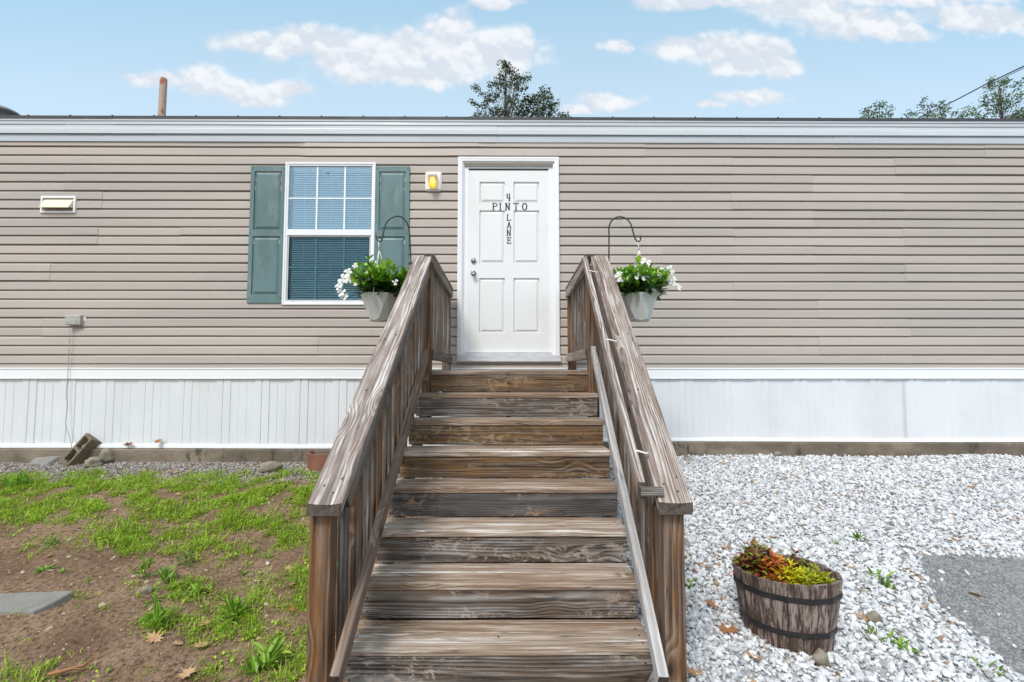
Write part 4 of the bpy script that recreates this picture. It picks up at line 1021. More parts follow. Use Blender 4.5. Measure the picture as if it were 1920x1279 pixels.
glyph(mb, '5', x-.009, z_, .022, WY+.0195, .16, .0005); glyph(mb, '0', x+.009, z_, .022, WY+.0195, .16, .0005); mb.build('size_sticker', M['black'], wob_)
# shutters
def shutter(xa, xb, xa2, xb2):
    mb = MB(); yS = YW-.036
    a = Wp(xa, 440, yS)[0]; b = Wp(xb, 440, yS)[0]; zt_ = Wp(500, 311.5, yS)[1]; zb_ = Wp(500, 568, yS)[1]; w = b-a
    m_ = .044
    panelled(mb, a, b, zb_, zt_, yS, [(a+m_, b-m_, Wp(500, 431, yS)[1], Wp(500, 321, yS)[1]), (a+m_, b-m_, Wp(500, 553, yS)[1], Wp(500, 443, yS)[1])], .014, .028, lip=.010, raise_=.1, yb=YW-.012)
    o = mb.build('shutter', M['shutter'], house)
    for x in (a+.02, b-.02):
        for z_ in (zt_-.025, Wp(500, 437, yS)[1], zb_+.05): mb = MB(); mb.lathe((x, yS, z_), [(0.0001, .003), (.005, .002), (.006, 0)], 8, axis='y'); mb.build('screw', M['gap'], o)
shutter(466.5, 532.5, 0, 0); shutter(702, 766.5, 0, 0)
# wall lamp
mb = MB(); yl = YW-.03; x0_, z1_ = Wp(797.5, 322, yl); x1_, z0_ = Wp(828, 358, yl); cut = .018
def octo(x0, x1, z0, z1, c): return [(x0+c, z0), (x1-c, z0), (x1, z0+c), (x1, z1-c), (x1-c, z1), (x0+c, z1), (x0, z1-c), (x0, z0+c)]
def prism(mb, poly, y0, y1):
    n = len(poly); vs = [(x, y0, z_) for x, z_ in poly]+[(x, y1, z_) for x, z_ in poly]
    mb.add(vs, [tuple(range(n)), tuple(range(n, 2*n))[::-1]]+[(i, (i+1) % n, (i+1) % n+n, i+n) for i in range(n)])
prism(mb, octo(x0_, x1_, z0_, z1_, cut), YW, yl); prism(mb, octo(x0_+.012, x1_-.012, z0_+.012, z1_-.012, cut*.6), yl, yl-.012)
lamp = mb.build('wall_lamp', M['platew'], house, bevel=.003)
cx, cz = Wp(811, 340, yl-.04)
mb = MB(); mb.lathe((cx, yl-.045, cz-.005), [(.0001, -.075), (.03, -.072), (.046, -.03), (.05, .02), (.046, .06)], 20); mb.build('lamp_glass', M['lampglass'], lamp, smooth=True)
mb = MB(); mb.lathe((cx, yl-.045, cz-.005), [(.052, .052), (.056, .056), (.054, .075), (.035, .09), (.0001, .094)], 20); mb.build('lamp_hood', M['platew'], lamp, smooth=True)
mb = MB(); mb.lathe((cx, yl-.045, cz-.01), [(.0001, -.052), (.018, -.045), (.026, -.015), (.024, .02), (.016, .05)], 16); mb.build('bulb', M['bulb'], lamp, smooth=True)
# exhaust vent hood
mb = MB(); yv_ = YW-.03; a, z1_ = Wp(76.5, 367.5, yv_); b, z0_ = Wp(140.5, 399.5, yv_)
frame_ring(mb, a, b, z0_, z1_, [(0, YW), (0, yv_), (.006, yv_-.004), (.022, yv_-.004), (.024, yv_+.006), (.026, yv_+.02)])
vent = mb.build('vent_hood', M['white'], house)
mb = MB(); mb.box(a+.024, b-.024, YW-.013, YW-.0135+.001, z0_+.024, z1_-.024); mb.build('vent_back', simple('tan vent back', (.40, .33, .26), .7), vent)
mb = MB(); i0, i1 = a+.032, b-.034; zt_, zb_ = z1_-.032, z0_+.058
mb.add([(i0, YW-.016, zt_), (i1, YW-.016, zt_), (i0, yv_-.045, zb_), (i1, yv_-.045, zb_), (i0, YW-.016, zb_), (i1, YW-.016, zb_), (i0, yv_-.043, zb_-.010), (i1, yv_-.043, zb_-.010)], [(0, 1, 3, 2), (0, 2, 4), (1, 5, 3), (2, 3, 7, 6)])
mb.build('vent_flap', M['cream'], vent)
# outlet box with cover
mb = MB(); yo = YW-.022; a, z1_ = Wp(146, 589.5, yo); b, z0_ = Wp(160, 610.7, yo); mb.box(Wp(124, 600, yo)[0]+.02, b, yo, YW, z0_, z1_)
ob_ = mb.build('outlet_box', M['platew'], house, bevel=.003)
mb = MB(); a2 = Wp(122, 600, YW-.09)[0]; b2 = Wp(150, 600, YW-.06)[0]; z1_ = Wp(130, 590, YW-.08)[1]; z0_ = Wp(130, 609, YW-.08)[1]
mb.add([(a2, YW-.02, z1_), (b2, YW-.02, z1_), (b2, YW-.06, z1_-.004), (a2, YW-.10, z1_-.010), (a2, YW-.02, z0_), (b2, YW-.02, z0_), (b2, YW-.06, z0_), (a2, YW-.095, z0_)], [(0, 1, 2, 3), (0, 3, 7, 4), (3, 2, 6, 7), (2, 1, 5, 6), (4, 7, 6, 5)])
mb.build('outlet_cover', M['plate'], ob_, bevel=.006)
mb = MB(); cp = [(130, 609), (129.8, 640), (128.6, 672), (127, 709), (125, 725), (124, 742), (126.5, 757), (125.5, 775), (123, 794), (126, 808), (131, 820), (134, 835), (134, 850)]
yc = [-.06, -.055, -.045, -.05, -.052, -.05, -.045, -.05, -.06, -.06, -.065, -.08, -.09]
mb.tube([P(px, py, YW+q) for (px, py), q in zip(cp, yc)], .0032, 6)
o = mb.build('cord', M['cord'], smooth=True); shift_obj(o, P(134, 850, YW-.09)); setmeta(o, 'thin grey cord hanging from the outlet down the white skirting', 'cord')
# roof vent (round, upper left)
c = P(0, 219, YW+.55); mb = MB(); mb.lathe((c.x, c.y, c.z-.13), [(.13, 0), (.13, .16), (.19, .165), (.205, .18), (.19, .20), (.12, .235), (.0001, .245)], 28)
mb.build('roof_vent', simple('dull metal vent', (.30, .29, .29), .45, .2, 9, metal=.4), house, smooth=True)

# ------------------------------------------------------------------ stairs
stairs = empty('wooden_stairs', (0, 2.9, gz0(0, 2.9)), 'weathered wooden staircase with landing and handrails leading up to the white door', 'stairs')
NEARZ = gz0(0, 2.0)
def board(name, p0, p1, w, t_, up, mat, ch_=.003, nails=None, warp=.0015, parent=None, label=None, cut0=None, cut1=None, seg=.06, clip=0):
    p0 = Vector(p0); p1 = Vector(p1); d = p1-p0; l_ = d.length; X = d/l_; Z = (Vector(up)-X*Vector(up).dot(X)).normalized(); Y = Z.cross(X)
    Mx = Matrix((X, Y, Z)).transposed().to_4x4(); Mx.translation = (p0+p1)/2
    hw, ht = w/2, t_/2; c = min(ch_, ht*.6); c2_ = c*.4
    prof = [(-hw, -ht+c), (-hw+c2_, -ht+c2_), (-hw+c, -ht), (hw-c, -ht), (hw-c2_, -ht+c2_), (hw, -ht+c), (hw, ht-c), (hw-c2_, ht-c2_), (hw-c, ht), (hw*.33, ht), (-hw*.33, ht), (-hw+c, ht), (-hw+c2_, ht-c2_), (-hw, ht-c)]
    n = max(2, int(l_/seg)); m_ = len(prof); mb = MB(); vs = []; fs = []; sd_ = random.uniform(0, 99); bow = random.uniform(-1, 1)*warp*1.5; cup = random.uniform(-.8, .8)*warp
    for i in range(n+1):
        f = i/n; x = (f-.5)*l_; b_ = bow*(1-(2*f-1)**2)
        for k, (y, z_) in enumerate(prof):
            nn = mnoise.noise(Vector((x*3, sd_+k*.35, z_*9)))*warp*.7 + mnoise.noise(Vector((x*14, sd_+k*2, 0)))*warp*.35
            ex = 0
            if i == 0 and cut0: ex = cut0*z_
            if i == n and cut1: ex = cut1*z_
            if clip and i == 0 and k in (0, 1, 5, 6, 7, 12, 13): ex += clip
            xe = x+ex + ((c*.7 if i == 0 else -c*.7 if i == n else 0) if abs(abs(z_)-ht) < 1e-6 and k in (2, 3, 8, 11) else 0)
            vs.append((xe, y+nn*(1 if y > 0 else -1)+b_*.4, z_+nn+b_+cup*(y/hw)**2 if z_ > 0 else z_+b_+cup*(y/hw)**2))
    for i in range(n):
        for k in range(m_): a, b = i*m_+k, i*m_+(k+1) % m_; fs.append((a, b, b+m_, a+m_))
    mb.add(vs, fs); b0 = len(mb.v)-len(vs); mb.mi = 2
    for e in (0, n):
        for poly in ((2, 3, 8, 9, 10, 11), (3, 4, 5, 6, 7, 8), (11, 12, 13, 0, 1, 2)): mb.f.append(tuple(b0+e*m_+k for k in poly)); mb.m.append(2)
    if nails:
        mb.mi = 1
        for (nx_, ny_) in nails: mb.lathe(((nx_-.5)*l_, ny_*w, ht+.0006), [(.0001, .001), (.0048, .0006), (.0058, -.001)], 8)
    me = mb.mesh(name); return link(name, me, [mat, M['nail'], M['endgrain']], parent or stairs, Mx, label)
run, rise, DF = .2534, .1846, 4.10
def cxs(y): return -.01 + (3.9-y)*(-.022)     # stairs drift slightly to the left towards the camera
def TX(y): c = cxs(y); return c-.74, c+.725
# landing
zt_d = DZ
xa, xb = TX(DF)
y = YW-.07; k = 0
while y > DF+.05:
    board('deck_board', (xa, y-.07, zt_d-.019), (xb, y-.07, zt_d-.019), .138, .038, (0, 0, 1), M['tread'], .004, nails=[(.03, .3), (.03, -.3), (.97, .3), (.97, -.3)]); y -= .1435; k += 1
yl0 = DF+.028
board('deck_board', (xa, DF+.058, zt_d-.019), (xb, DF+.058, zt_d-.019), .118, .038, (0, 0, 1), M['tread'], .005)
ris = ['riser', 'riser_mid', 'riser', 'riser', 'riser_gray', 'riser_mid', 'riser_mid', 'riser_mid', 'riser']
for i in range(9):
    # riser i sits under nosing i
    yn = DF - i*run; zn = zt_d - i*rise; x0s, x1s = TX(yn)
    rt = zn-.038-.003; rb = zt_d-(i+1)*rise+.004
    nl = [(.02, .25), (.02, -.25), (.98, .25), (.98, -.25)] + [(random.uniform(.1, .9), random.uniform(-.35, .35)) for _ in range(3)]
    if rb > NEARZ-.1 or True:
        board('riser', (x0s+.01, yn+.024, (rt+rb)/2), (x1s-.01, yn+.024, (rt+rb)/2), rt-rb, .036, (0, -1, 0), M[ris[i]], .003, nails=nl)
    if i > 0:
        # tread i: two boards, front one overhangs
        board('tread', (x0s, yn+.066, zn-.019), (x1s, yn+.066+random.uniform(-.002, .002), zn-.019), .132, .038, (0, 0, 1), M['tread_pale' if i in (3, 5, 7) else 'tread'], .006, nails=[(.03, .25), (.03, -.25), (.5, .2), (.97, .25), (.97, -.25)])
        board('tread', (x0s, yn+.198, zn-.020), (x1s, yn+.200, zn-.0215), .126, .038, (0, 0, 1), M['tread' if i != 6 else 'tread_pale'], .005, nails=[(.03, .25), (.97, -.25)])
# stringers (sawn)
for s in (-1, 0, 1):
    mb = MB(); poly = []
    for i in range(9):
        yn = DF - i*run+.046; poly.append((yn+.019, zt_d-.04-i*rise)); poly.append((yn+.019, zt_d-.04-(i+1)*rise+.0))
    yn = DF-8*run+.06; poly.append((yn-run+.06, zt_d-.04-9*rise)); poly.append((yn-run+.06, zt_d-.04-9*rise-.25)); poly.append((DF+.0, zt_d-.04-.42)); poly.append((DF+.065, zt_d-.04-.40))
    n = len(poly); xo = .70*s
    vs = []
    for dx in (-.018, .018):
        for (y, z_) in poly: vs.append((cxs(y)+xo+dx, y, z_))
    mb.add(vs, [tuple(range(n)), tuple(range(n, 2*n))[::-1]]+[(i, (i+1) % n, (i+1) % n+n, i+n) for i in range(n)])
    mb.build('stringer', M['bal'], stairs)
# landing joist skirt and legs
for s in (-1, 1):
    xs_ = xa+.02 if s < 0 else xb-.02
    board('rim_joist', (xs_, DF+.05, zt_d-.13), (xs_, YW-.09, zt_d-.13), .038, .18, (0, 0, 1), M['bal'])
# posts
def Pz(px, py, Y): return P(px, py, Y).z
def Px(px, Y): return P(px, 693, Y).x
def post(px, Y, ztop, zbot, mat='post', w=.089, label=None):
    x = Px(px, Y); return board('post', (x, Y, zbot), (x, Y, ztop), w, w, (0, -1, 0), M[mat], .004, label=label, seg=.08)
UPY = 4.09
# rail caps
CAPN, CAPF = 2.03, 4.05
def cap_line(px_n, py_n, px_f, py_f, yn=CAPN, yf=CAPF): return P(px_n, py_n, yn), P(px_f, py_f, yf)
LA, LB = cap_line(606, 949, 793, 482); RA, RB = cap_line(1268, 946, 1124, 481)
for (A, B, m, nm) in ((LA, LB, 'cap', 'handrail_cap'), (RA, RB, 'cap2', 'handrail_cap')):
    slope = (B.z-A.z)/(B.y-A.y)
    off = Vector((0, 0, -.02))
    nl = [(.045, .2), (.03, -.15), (.06, -.25), (.5, .2), (.52, -.2), (.96, .2), (.965, -.2), (.3, .1)]
    # vertical end cuts at the top end
    o = board(nm, A+off, B+off, .145, .040, (0, 0, 1), M[m], .007, nails=nl, warp=.0028, cut0=slope, cut1=slope, clip=.014)
# top rail under the cap (2x4 on edge, outer side)
SLd = (LB-LA)
def along(A, B, y): f = (y-A.y)/(B.y-A.y); return A+(B-A)*f
for (A, B, s) in ((LA, LB, -1), (RA, RB, 1)):
    a = along(A, B, CAPN+.12)+Vector((.045*s*-1, 0, -.105)); b = along(A, B, CAPF-.0)+Vector((.045*s*-1, 0, -.105))
    if s > 0: a.x -= .0; b.x -= .0
    board('top_rail', a+Vector((.0, 0, 0)), b, .034, .085, (0, 0, 1), M['bal'], .003)
# posts: near and far on each side
post(614, CAPN+.085, along(LA, LB, CAPN+.085).z-.048, NEARZ-.25)
post(1251, CAPN+.085, along(RA, RB, CAPN+.085).z-.048, NEARZ-.25)
pl = post(799, UPY, along(LA, LB, 4.03).z-.06, zt_d-.5); pr = post(1112, UPY, along(RA, RB, 4.03).z-.06, zt_d-.5)
# sloped bottom rails, inner side
bl0, bl1 = P(629, 1279, 1.94), P(800, 662, 4.06); br0, br1 = P(1243, 1279, 1.94), P(1112, 656, 4.03)
board('bottom_rail', bl0, bl1, .036, .080, (0, 0, 1), M['brownrail'], .003, label='brown sloping bottom rail on the left')
board('bottom_rail', br0, br1, .040, .072, (0, 0, 1), M['pale'], .003, label='pale grey sloping bottom rail on the right')
# balusters on the stairs
for s, (A, B, b0, b1) in ((-1, (LA, LB, bl0, bl1)), (1, (RA, RB, br0, br1))):
    y = CAPN+.24; k = 0
    while y < UPY-.09:
        top = along(A, B, y); bot = along(b0, b1, y); x = top.x*.5+bot.x*.5 + s*.030
        xt = top.x - s*.015
        zb = bot.z-.30
        w = random.choice([.036, .038, .040]); board('baluster', (xt+s*.012, y+.0, zb), (xt+s*.012+random.uniform(-.004, .004), y, top.z-.045-.0), w, w, (0, -1, 0), M['bal' if k % 4 != 1 else 'post'], .002, seg=.12)
        y += .107; k += 1
# landing guards
for s, (pn, pf) in ((-1, (806, 842)), (1, (1104, 1066))):
    yf_ = 5.20; xf = Px(pf, yf_) + (-.03 if s < 0 else .04); xn = Px(pn, UPY) + (-.03 if s < 0 else .03)
    post_x = xf
    board('post', (post_x, yf_, zt_d-.4), (post_x, yf_, Pz(pf, 541, yf_)-.02), .086, .086, (0, -1, 0), M['bal' if s < 0 else 'post'], .004, seg=.1)
    za, zb = Pz(pn, 478, UPY), Pz(pf, 540, yf_)
    xi = .043*-s     # inner face
    a = Vector((xn+xi*.9, UPY-.02, za-.010)); b = Vector((xf+xi*.9, yf_+.045, zb))
    board('guard_cap', (a.x+.02*s, a.y, a.z), (b.x+.02*s, b.y, b.z), .088, .022, (0, 0, 1), M['brownrail'], .003)
    board('guard_rail', a+Vector((-.003*s, 0, -.058)), b+Vector((-.003*s, 0, -.058)), .036, .088, (0, 0, 1), M['cap2' if s > 0 else 'bal'], .003)
    z1, z2 = Pz(pn, 655 if s < 0 else 654, UPY), Pz(pf, 667 if s < 0 else 664, yf_)
    board('guard_rail', (a.x-.003*s, UPY-.02, z1-.045), (b.x-.003*s, yf_+.045, z2-.040), .036, .085, (0, 0, 1), M['cap2' if s > 0 else 'bal'], .003)
    y = UPY+.14
    while y < yf_-.06:
        f = (y-UPY)/(yf_-UPY); xx = xn+(xf-xn)*f + .0*s
        board('baluster', (xx+.008*-s, y, z1-.09), (xx+.008*-s, y, za+(zb-za)*f-.015), .037, .037, (0, -1, 0), M['bal'], .002, seg=.15); y += .135
# inner grab rail on the right, with return and straps
ga, gb = P(1203, 921, 2.08), P(1096, 487, 3.96)
gdir = (gb-ga).normalized()
board('grab_rail', ga, gb, .034, .066, (0, 0, 1), M['cap2'], .004, cut0=.6)
board('grab_rail_return', ga+Vector((-.012, -.018, .004)), ga+Vector((.085, -.018, .004)), .034, .034, (0, 0, 1), M['bal'], .003)
for (px, py, yy_) in ((1120, 508, 3.72), (1146, 634, 2.95), (1203, 866, 2.22)):
    q = along(ga, gb, yy_); e = along(RA, RB, yy_); mb = MB(); mb.tube([q+Vector((.0, 0, .034)), q+Vector((.015, 0, .040)), Vector((e.x-.076, yy_, q.z+.028)), Vector((e.x-.066, yy_, q.z+.03))], [.004, .005, .0045, .004], 7); mb.build('rail_bracket', M['strap'], stairs, smooth=True)

# ------------------------------------------------------------------ plant hooks and hanging baskets
def hook(pts, label, Y, dys):
    mb = MB(); ps = [P(px, py, Y+dy) for (px, py), dy in zip(pts, dys)]
    # smooth with Catmull-Rom
    out = []
    for i in range(len(ps)-1):
        p0, p1, p2, p3 = ps[max(i-1, 0)], ps[i], ps[i+1], ps[min(i+2, len(ps)-1)]
        for k in range(6):
            t = k/6; out.append(.5*((2*p1)+(-p0+p2)*t+(2*p0-5*p1+4*p2-p3)*t*t+(-p0+3*p1-3*p2+p3)*t**3))
    out.append(ps[-1]); mb.tube(out, .0062, 8); o = mb.build('plant_hook', M['hook'], smooth=True); shift_obj(o, ps[0]); return setmeta(o, label, 'hook', 'black shepherd hooks on the stair posts')
HL = hook([(772, 560), (770.5, 500), (769.5, 470), (768, 440), (764.5, 421), (755, 408.5), (744, 405.5), (731, 410.5), (722.5, 422), (718.5, 440), (716, 449), (711.5, 453.5), (707, 449), (705, 441)], 'black curved plant hook on the left stair post', 4.12, [0, 0, 0, 0, -.01, -.02, -.03, -.04, -.05, -.06, -.06, -.06, -.06, -.06])
HR = hook([(1141.7, 560), (1141.7, 480), (1141.8, 445), (1142, 426), (1147, 414), (1155, 408), (1163, 406.5), (1174, 410), (1182, 419), (1186, 431), (1190, 445), (1195, 452.5), (1200, 451), (1201.5, 442)], 'black curved plant hook on the right stair post', 4.12, [0, 0, 0, 0, -.01, -.02, -.03, -.04, -.05, -.06, -.06, -.06, -.06, -.06])
def basket(cx_px, hook_px, hook_py, Y, label, fl, seed, flo):
    rs = random.Random(seed); c = P(cx_px, 600, Y); zb = c.z; zr = P(cx_px, 553, Y).z; cx = c.x; k = Y/F
    root = empty('hanging_basket', (cx, Y, zb), label, 'hanging planter', 'hanging baskets of white flowers')
    # hexagonal faceted pot: 6-gon rim, rotated hex base
    mb = MB(); Rr, Rb = 36.5*k, 19*k; n = 6; a0 = R(rs.choice([8, 20]))
    rim = [(cx+Rr*math.cos(a0+i*math.pi/3), Y+Rr*math.sin(a0+i*math.pi/3), zr) for i in range(n)]
    base = [(cx+Rb*math.cos(a0+(i+.5)*math.pi/3), Y+Rb*math.sin(a0+(i+.5)*math.pi/3), zb) for i in range(n)]
    rin = [(cx+(Rr-.008)*math.cos(a0+i*math.pi/3), Y+(Rr-.008)*math.sin(a0+i*math.pi/3), zr) for i in range(n)]
    rin2 = [(cx+(Rr-.012)*math.cos(a0+i*math.pi/3), Y+(Rr-.012)*math.sin(a0+i*math.pi/3), zr-.03) for i in range(n)]
    fs = []
    for i in range(n):
        j = (i+1) % n; fs.append((i, j, n+i)); fs.append((n+i, j, n+j)); fs.append((i, 2*n+i, 2*n+j, j)); fs.append((2*n+i, 3*n+i, 3*n+j, 2*n+j))
    fs.append(tuple(n+i for i in range(n))[::-1]); mb.add(rim+base+rin+rin2, fs); mb.build('pot', M['pot'], root)
    mb = MB(); mb.lathe((cx, Y, zb-.012), [(.0001, 0), (Rb*.9, 0), (Rb*.96, .008), (Rb*.9, .0115)], 12); mb.build('saucer', M['plate'], root)
    mb = MB(); mb.lathe((cx, Y, zr-.025), [(.0001, .0), (Rr*.85, 0)], 6); mb.build('soil', M['soil'], root)
    h = P(hook_px, hook_py, Y-.06); mb = MB()
    knot = h+Vector((0, 0, -.085)); knot.x = h.x*.75+cx*.25
    mb.tube([h+Vector((.008, 0, -.02)), h+Vector((.010, 0, .004)), h+Vector((-.002, 0, .010)), h+Vector((-.010, 0, -.006)), h+Vector((-.003, 0, -.03)), knot], [.003, .004, .004, .004, .005, .007], 7)
    for i in range(3):
        a = a0+i*2*math.pi/3+.3; e = Vector((cx+Rr*.98*math.cos(a), Y+Rr*.98*math.sin(a), zr-.01)); mb.tube([knot, knot*.85+e*.15+Vector((0, 0, -.02)), e], [.0045, .003, .003], 6)
    mb.build('hanger', M['strap'], root, smooth=True)
    # stems and leaves
    parts = []; L2V = np.array([(0, 0, 0), (-.2, .25, .03), (.2, .25, .03), (-.25, .55, .02), (.25, .55, .02), (-.13, .85, -.03), (.13, .85, -.03), (0, 1.05, -.09), (0, .25, -.015), (0, .55, -.02), (0, .85, -.05)])
    L2F = np.array([(0, 8, 1), (0, 2, 8), (1, 8, 9), (1, 9, 3), (8, 2, 4), (8, 4, 9), (3, 9, 10), (3, 10, 5), (9, 4, 6), (9, 6, 10), (5, 10, 7), (10, 6, 7)])
    pos = []; rz = []; rx = []; sc = []; ti = []; smb = MB()
    for i in range(150):
        a = rs.uniform(0, 6.28); rr = Rr*math.sqrt(rs.random())*1.0; hgt = rs.uniform(.05, (.27 if rr < Rr*.6 else .20))*rs.uniform(.75, 1.1)
        b0 = Vector((cx+rr*.6*math.cos(a), Y+rr*.6*math.sin(a), zr-.02)); tip = Vector((cx+rr*1.45*math.cos(a), Y+rr*1.45*math.sin(a), zr+hgt))
        if i % 3 == 0: smb.tube([b0, (b0+tip)/2+Vector((0, 0, .01)), tip], [.002, .0016, .001], 4)
        for q in range(rs.randint(4, 8)):
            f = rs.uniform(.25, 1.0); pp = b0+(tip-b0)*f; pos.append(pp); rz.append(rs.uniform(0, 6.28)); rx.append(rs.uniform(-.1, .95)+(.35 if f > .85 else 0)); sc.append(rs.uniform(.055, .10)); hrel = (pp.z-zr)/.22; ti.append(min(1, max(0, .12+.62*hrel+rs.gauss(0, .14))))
        for q in range(3): pos.append(tip); rz.append(rs.uniform(0, 6.28)); rx.append(rs.uniform(.6, 1.25)); sc.append(rs.uniform(.04, .075)); ti.append(min(1, max(0, .65+rs.gauss(0, .2))))
    for i in range(60):   # leaves spilling over the rim
        a = rs.uniform(0, 6.28); pos.append(Vector((cx+Rr*.95*math.cos(a), Y+Rr*.95*math.sin(a), zr+rs.uniform(-.005, .03)))); rz.append(a-math.pi/2+rs.gauss(0, .5)); rx.append(rs.uniform(-.75, .2)); sc.append(rs.uniform(.045, .08)); ti.append(rs.uniform(0, .35))
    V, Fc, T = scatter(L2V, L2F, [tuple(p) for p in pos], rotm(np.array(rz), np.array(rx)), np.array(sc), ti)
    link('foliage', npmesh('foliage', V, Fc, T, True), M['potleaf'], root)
    smb.build('stems', M['stem'], root)
    # flowers: five petals + throat
    for (px, py, dy, sz_) in fl:
        p = P(px, py, Y+dy); vs = []; fs = []; tt = []
        for j in range(5):
            a = 2*math.pi*j/5+rs.random(); w = .62; b = len(vs)
            pts_ = [(0, 0, 0), (.45, -w*.42, .08), (.92, -w*.62, .02), (1.08, .02, -.03), (.85, w*.62, .02), (.42, w*.32, .10)]
            for (x, y, z_) in pts_: vs.append((x*math.cos(a)-y*math.sin(a), x*math.sin(a)+y*math.cos(a), z_))
            tt += [.02, .75, 1, 1, 1, .75] if rs.random() > .1 else [.02, .6, .8, .9, .8, .6]
            fs += [(b, b+1, b+5), (b+1, b+2, b+4), (b+1, b+4, b+5), (b+2, b+3, b+4)]
        me = npmesh('flower', np.array(vs)*sz_*1.4, np.array(fs), tt)
        q = Vector(((px-cx_px)*.006, -1, .35+rs.gauss(0, .25))).normalized().to_track_quat('Z', 'Y').to_matrix().to_4x4()
        link('flower', me, M['petal'], root, Matrix.Translation(p) @ q @ Matrix.Rotation(rs.random()*6, 4, 'Z'))
        if abs(px-cx_px) > 38:
            mb = MB(); s0 = Vector((cx+(p.x-cx)*.45, Y, zr+.06)); mb.tube([s0, (s0+p)/2+Vector((0, 0, .025)), p+Vector((0, .004, 0))], [.0018, .0015, .0022], 5); mb.build('flower_stem', M['stem'], root)
    return root
basket(712, 711, 451, 4.12, 'pale hexagonal hanging basket of white flowers, left of the stairs', [(686, 519, -.17, .033), (651, 512, -.05, .032), (641.7, 523, -.05, .034), (655, 524, -.07, .031), (667, 528, -.12, .028), (634.6, 537, -.05, .030), (639.7, 548, -.05, .031), (645.8, 556, -.05, .026), (698.6, 493, -.08, .024), (741, 529, -.15, .02), (666, 498, -.1, .02)], 3, 1)
basket(1200, 1197, 451, 4.12, 'pale hexagonal hanging basket of white flowers, right of the stairs', [(1163, 519, -.13, .036), (1201, 519, -.18, .036), (1211, 491, -.1, .032), (1229.5, 518, -.15, .024), (1241, 512, -.1, .034), (1257.7, 506, -.05, .03), (1261, 526, -.08, .034), (1270, 537, -.07, .032), (1213, 521, -.16, .018), (1226, 543, -.15, .015)], 9, 2)

# ------------------------------------------------------------------ barrel planter
bc = G(1474, 1190); bc.z = gz0(bc.x, bc.y)+.012
bar = empty('barrel_planter', bc, 'oval dark wood half-barrel planter with two black bands standing in the white gravel', 'planter')
BA, BB, BH, BR = .255, .188, .32, R(-42)
NS = 14
def bpt(a, k, z_, tilt=True):
    x, y = BA*k*math.cos(a), BB*k*math.sin(a); X = x*math.cos(BR)-y*math.sin(BR); Y_ = x*math.sin(BR)+y*math.cos(BR)
    return Vector((bc.x+X, bc.y+Y_, bc.z+z_+.02*X/.3))
def kz(z_): return .80+.20*(z_/BH)**.85
mb = MB(); vs = []; fs = []; tint = []; base = 0; Vb = []; Fb = []; Tb = []
for i in range(NS):
    a0 = 2*math.pi*i/NS; a1 = 2*math.pi*(i+1)/NS-.012; tt = random.random(); zs_ = [-.03, .04, .12, .20, .28, BH+random.uniform(-.004, .003)]; b = len(Vb)
    for z_ in zs_:
        for (a, k) in ((a0, kz(max(z_, 0))), (a1, kz(max(z_, 0))), (a1, kz(max(z_, 0))-.075), (a0, kz(max(z_, 0))-.075)): Vb.append(bpt(a, k, z_)); Tb.append(tt)
    for r_ in range(len(zs_)-1):
        for k in range(4): Fb.append((b+r_*4+k, b+r_*4+(k+1) % 4, b+r_*4+4+(k+1) % 4, b+r_*4+4+k))
    q = b+(len(zs_)-1)*4; Fb.append((q, q+1, q+2, q+3))
me = npmesh('staves', [tuple(v_) for v_ in Vb], Fb, Tb); link('staves', me, M['barrel'], bar)
for (zc_, hgt) in ((.245, .026), (.075, .026)):
    mb = MB(); vs = []; fs = []
    for i in range(NS):
        a = 2*math.pi*i/NS-.006
        for (z_, e) in ((zc_-hgt/2, .0), (zc_-hgt/2, .022), (zc_, .028), (zc_+hgt/2, .022), (zc_+hgt/2, .0)): vs.append(bpt(a, kz(z_)+e, z_))
    for i in range(NS):
        for j in range(4): a, b = i*5+j, ((i+1) % NS)*5+j; fs.append((a, b, b+1, a+1))
    mb.add(vs, fs); mb.build('barrel_band', M['band'], bar)
mb = MB(); mb.add([bpt(2*math.pi*i/NS, .86, BH-.085) for i in range(NS)], [tuple(range(NS))]); mb.build('soil', M['soil'], bar)
PT = np.array([(0, 0, 0), (-.28, .3, .04), (.28, .3, .04), (-.34, .45, .02), (.34, .45, .02), (-.16, .5, .02), (.16, .5, .02), (-.22, .72, 0), (.22, .72, 0), (0, 1.05, -.12), (0, .4, -.03)])
PF = np.array([(0, 10, 1), (0, 2, 10), (1, 10, 3), (10, 2, 4), (3, 10, 5), (10, 4, 6), (5, 10, 7), (10, 6, 8), (7, 10, 9), (10, 8, 9)])
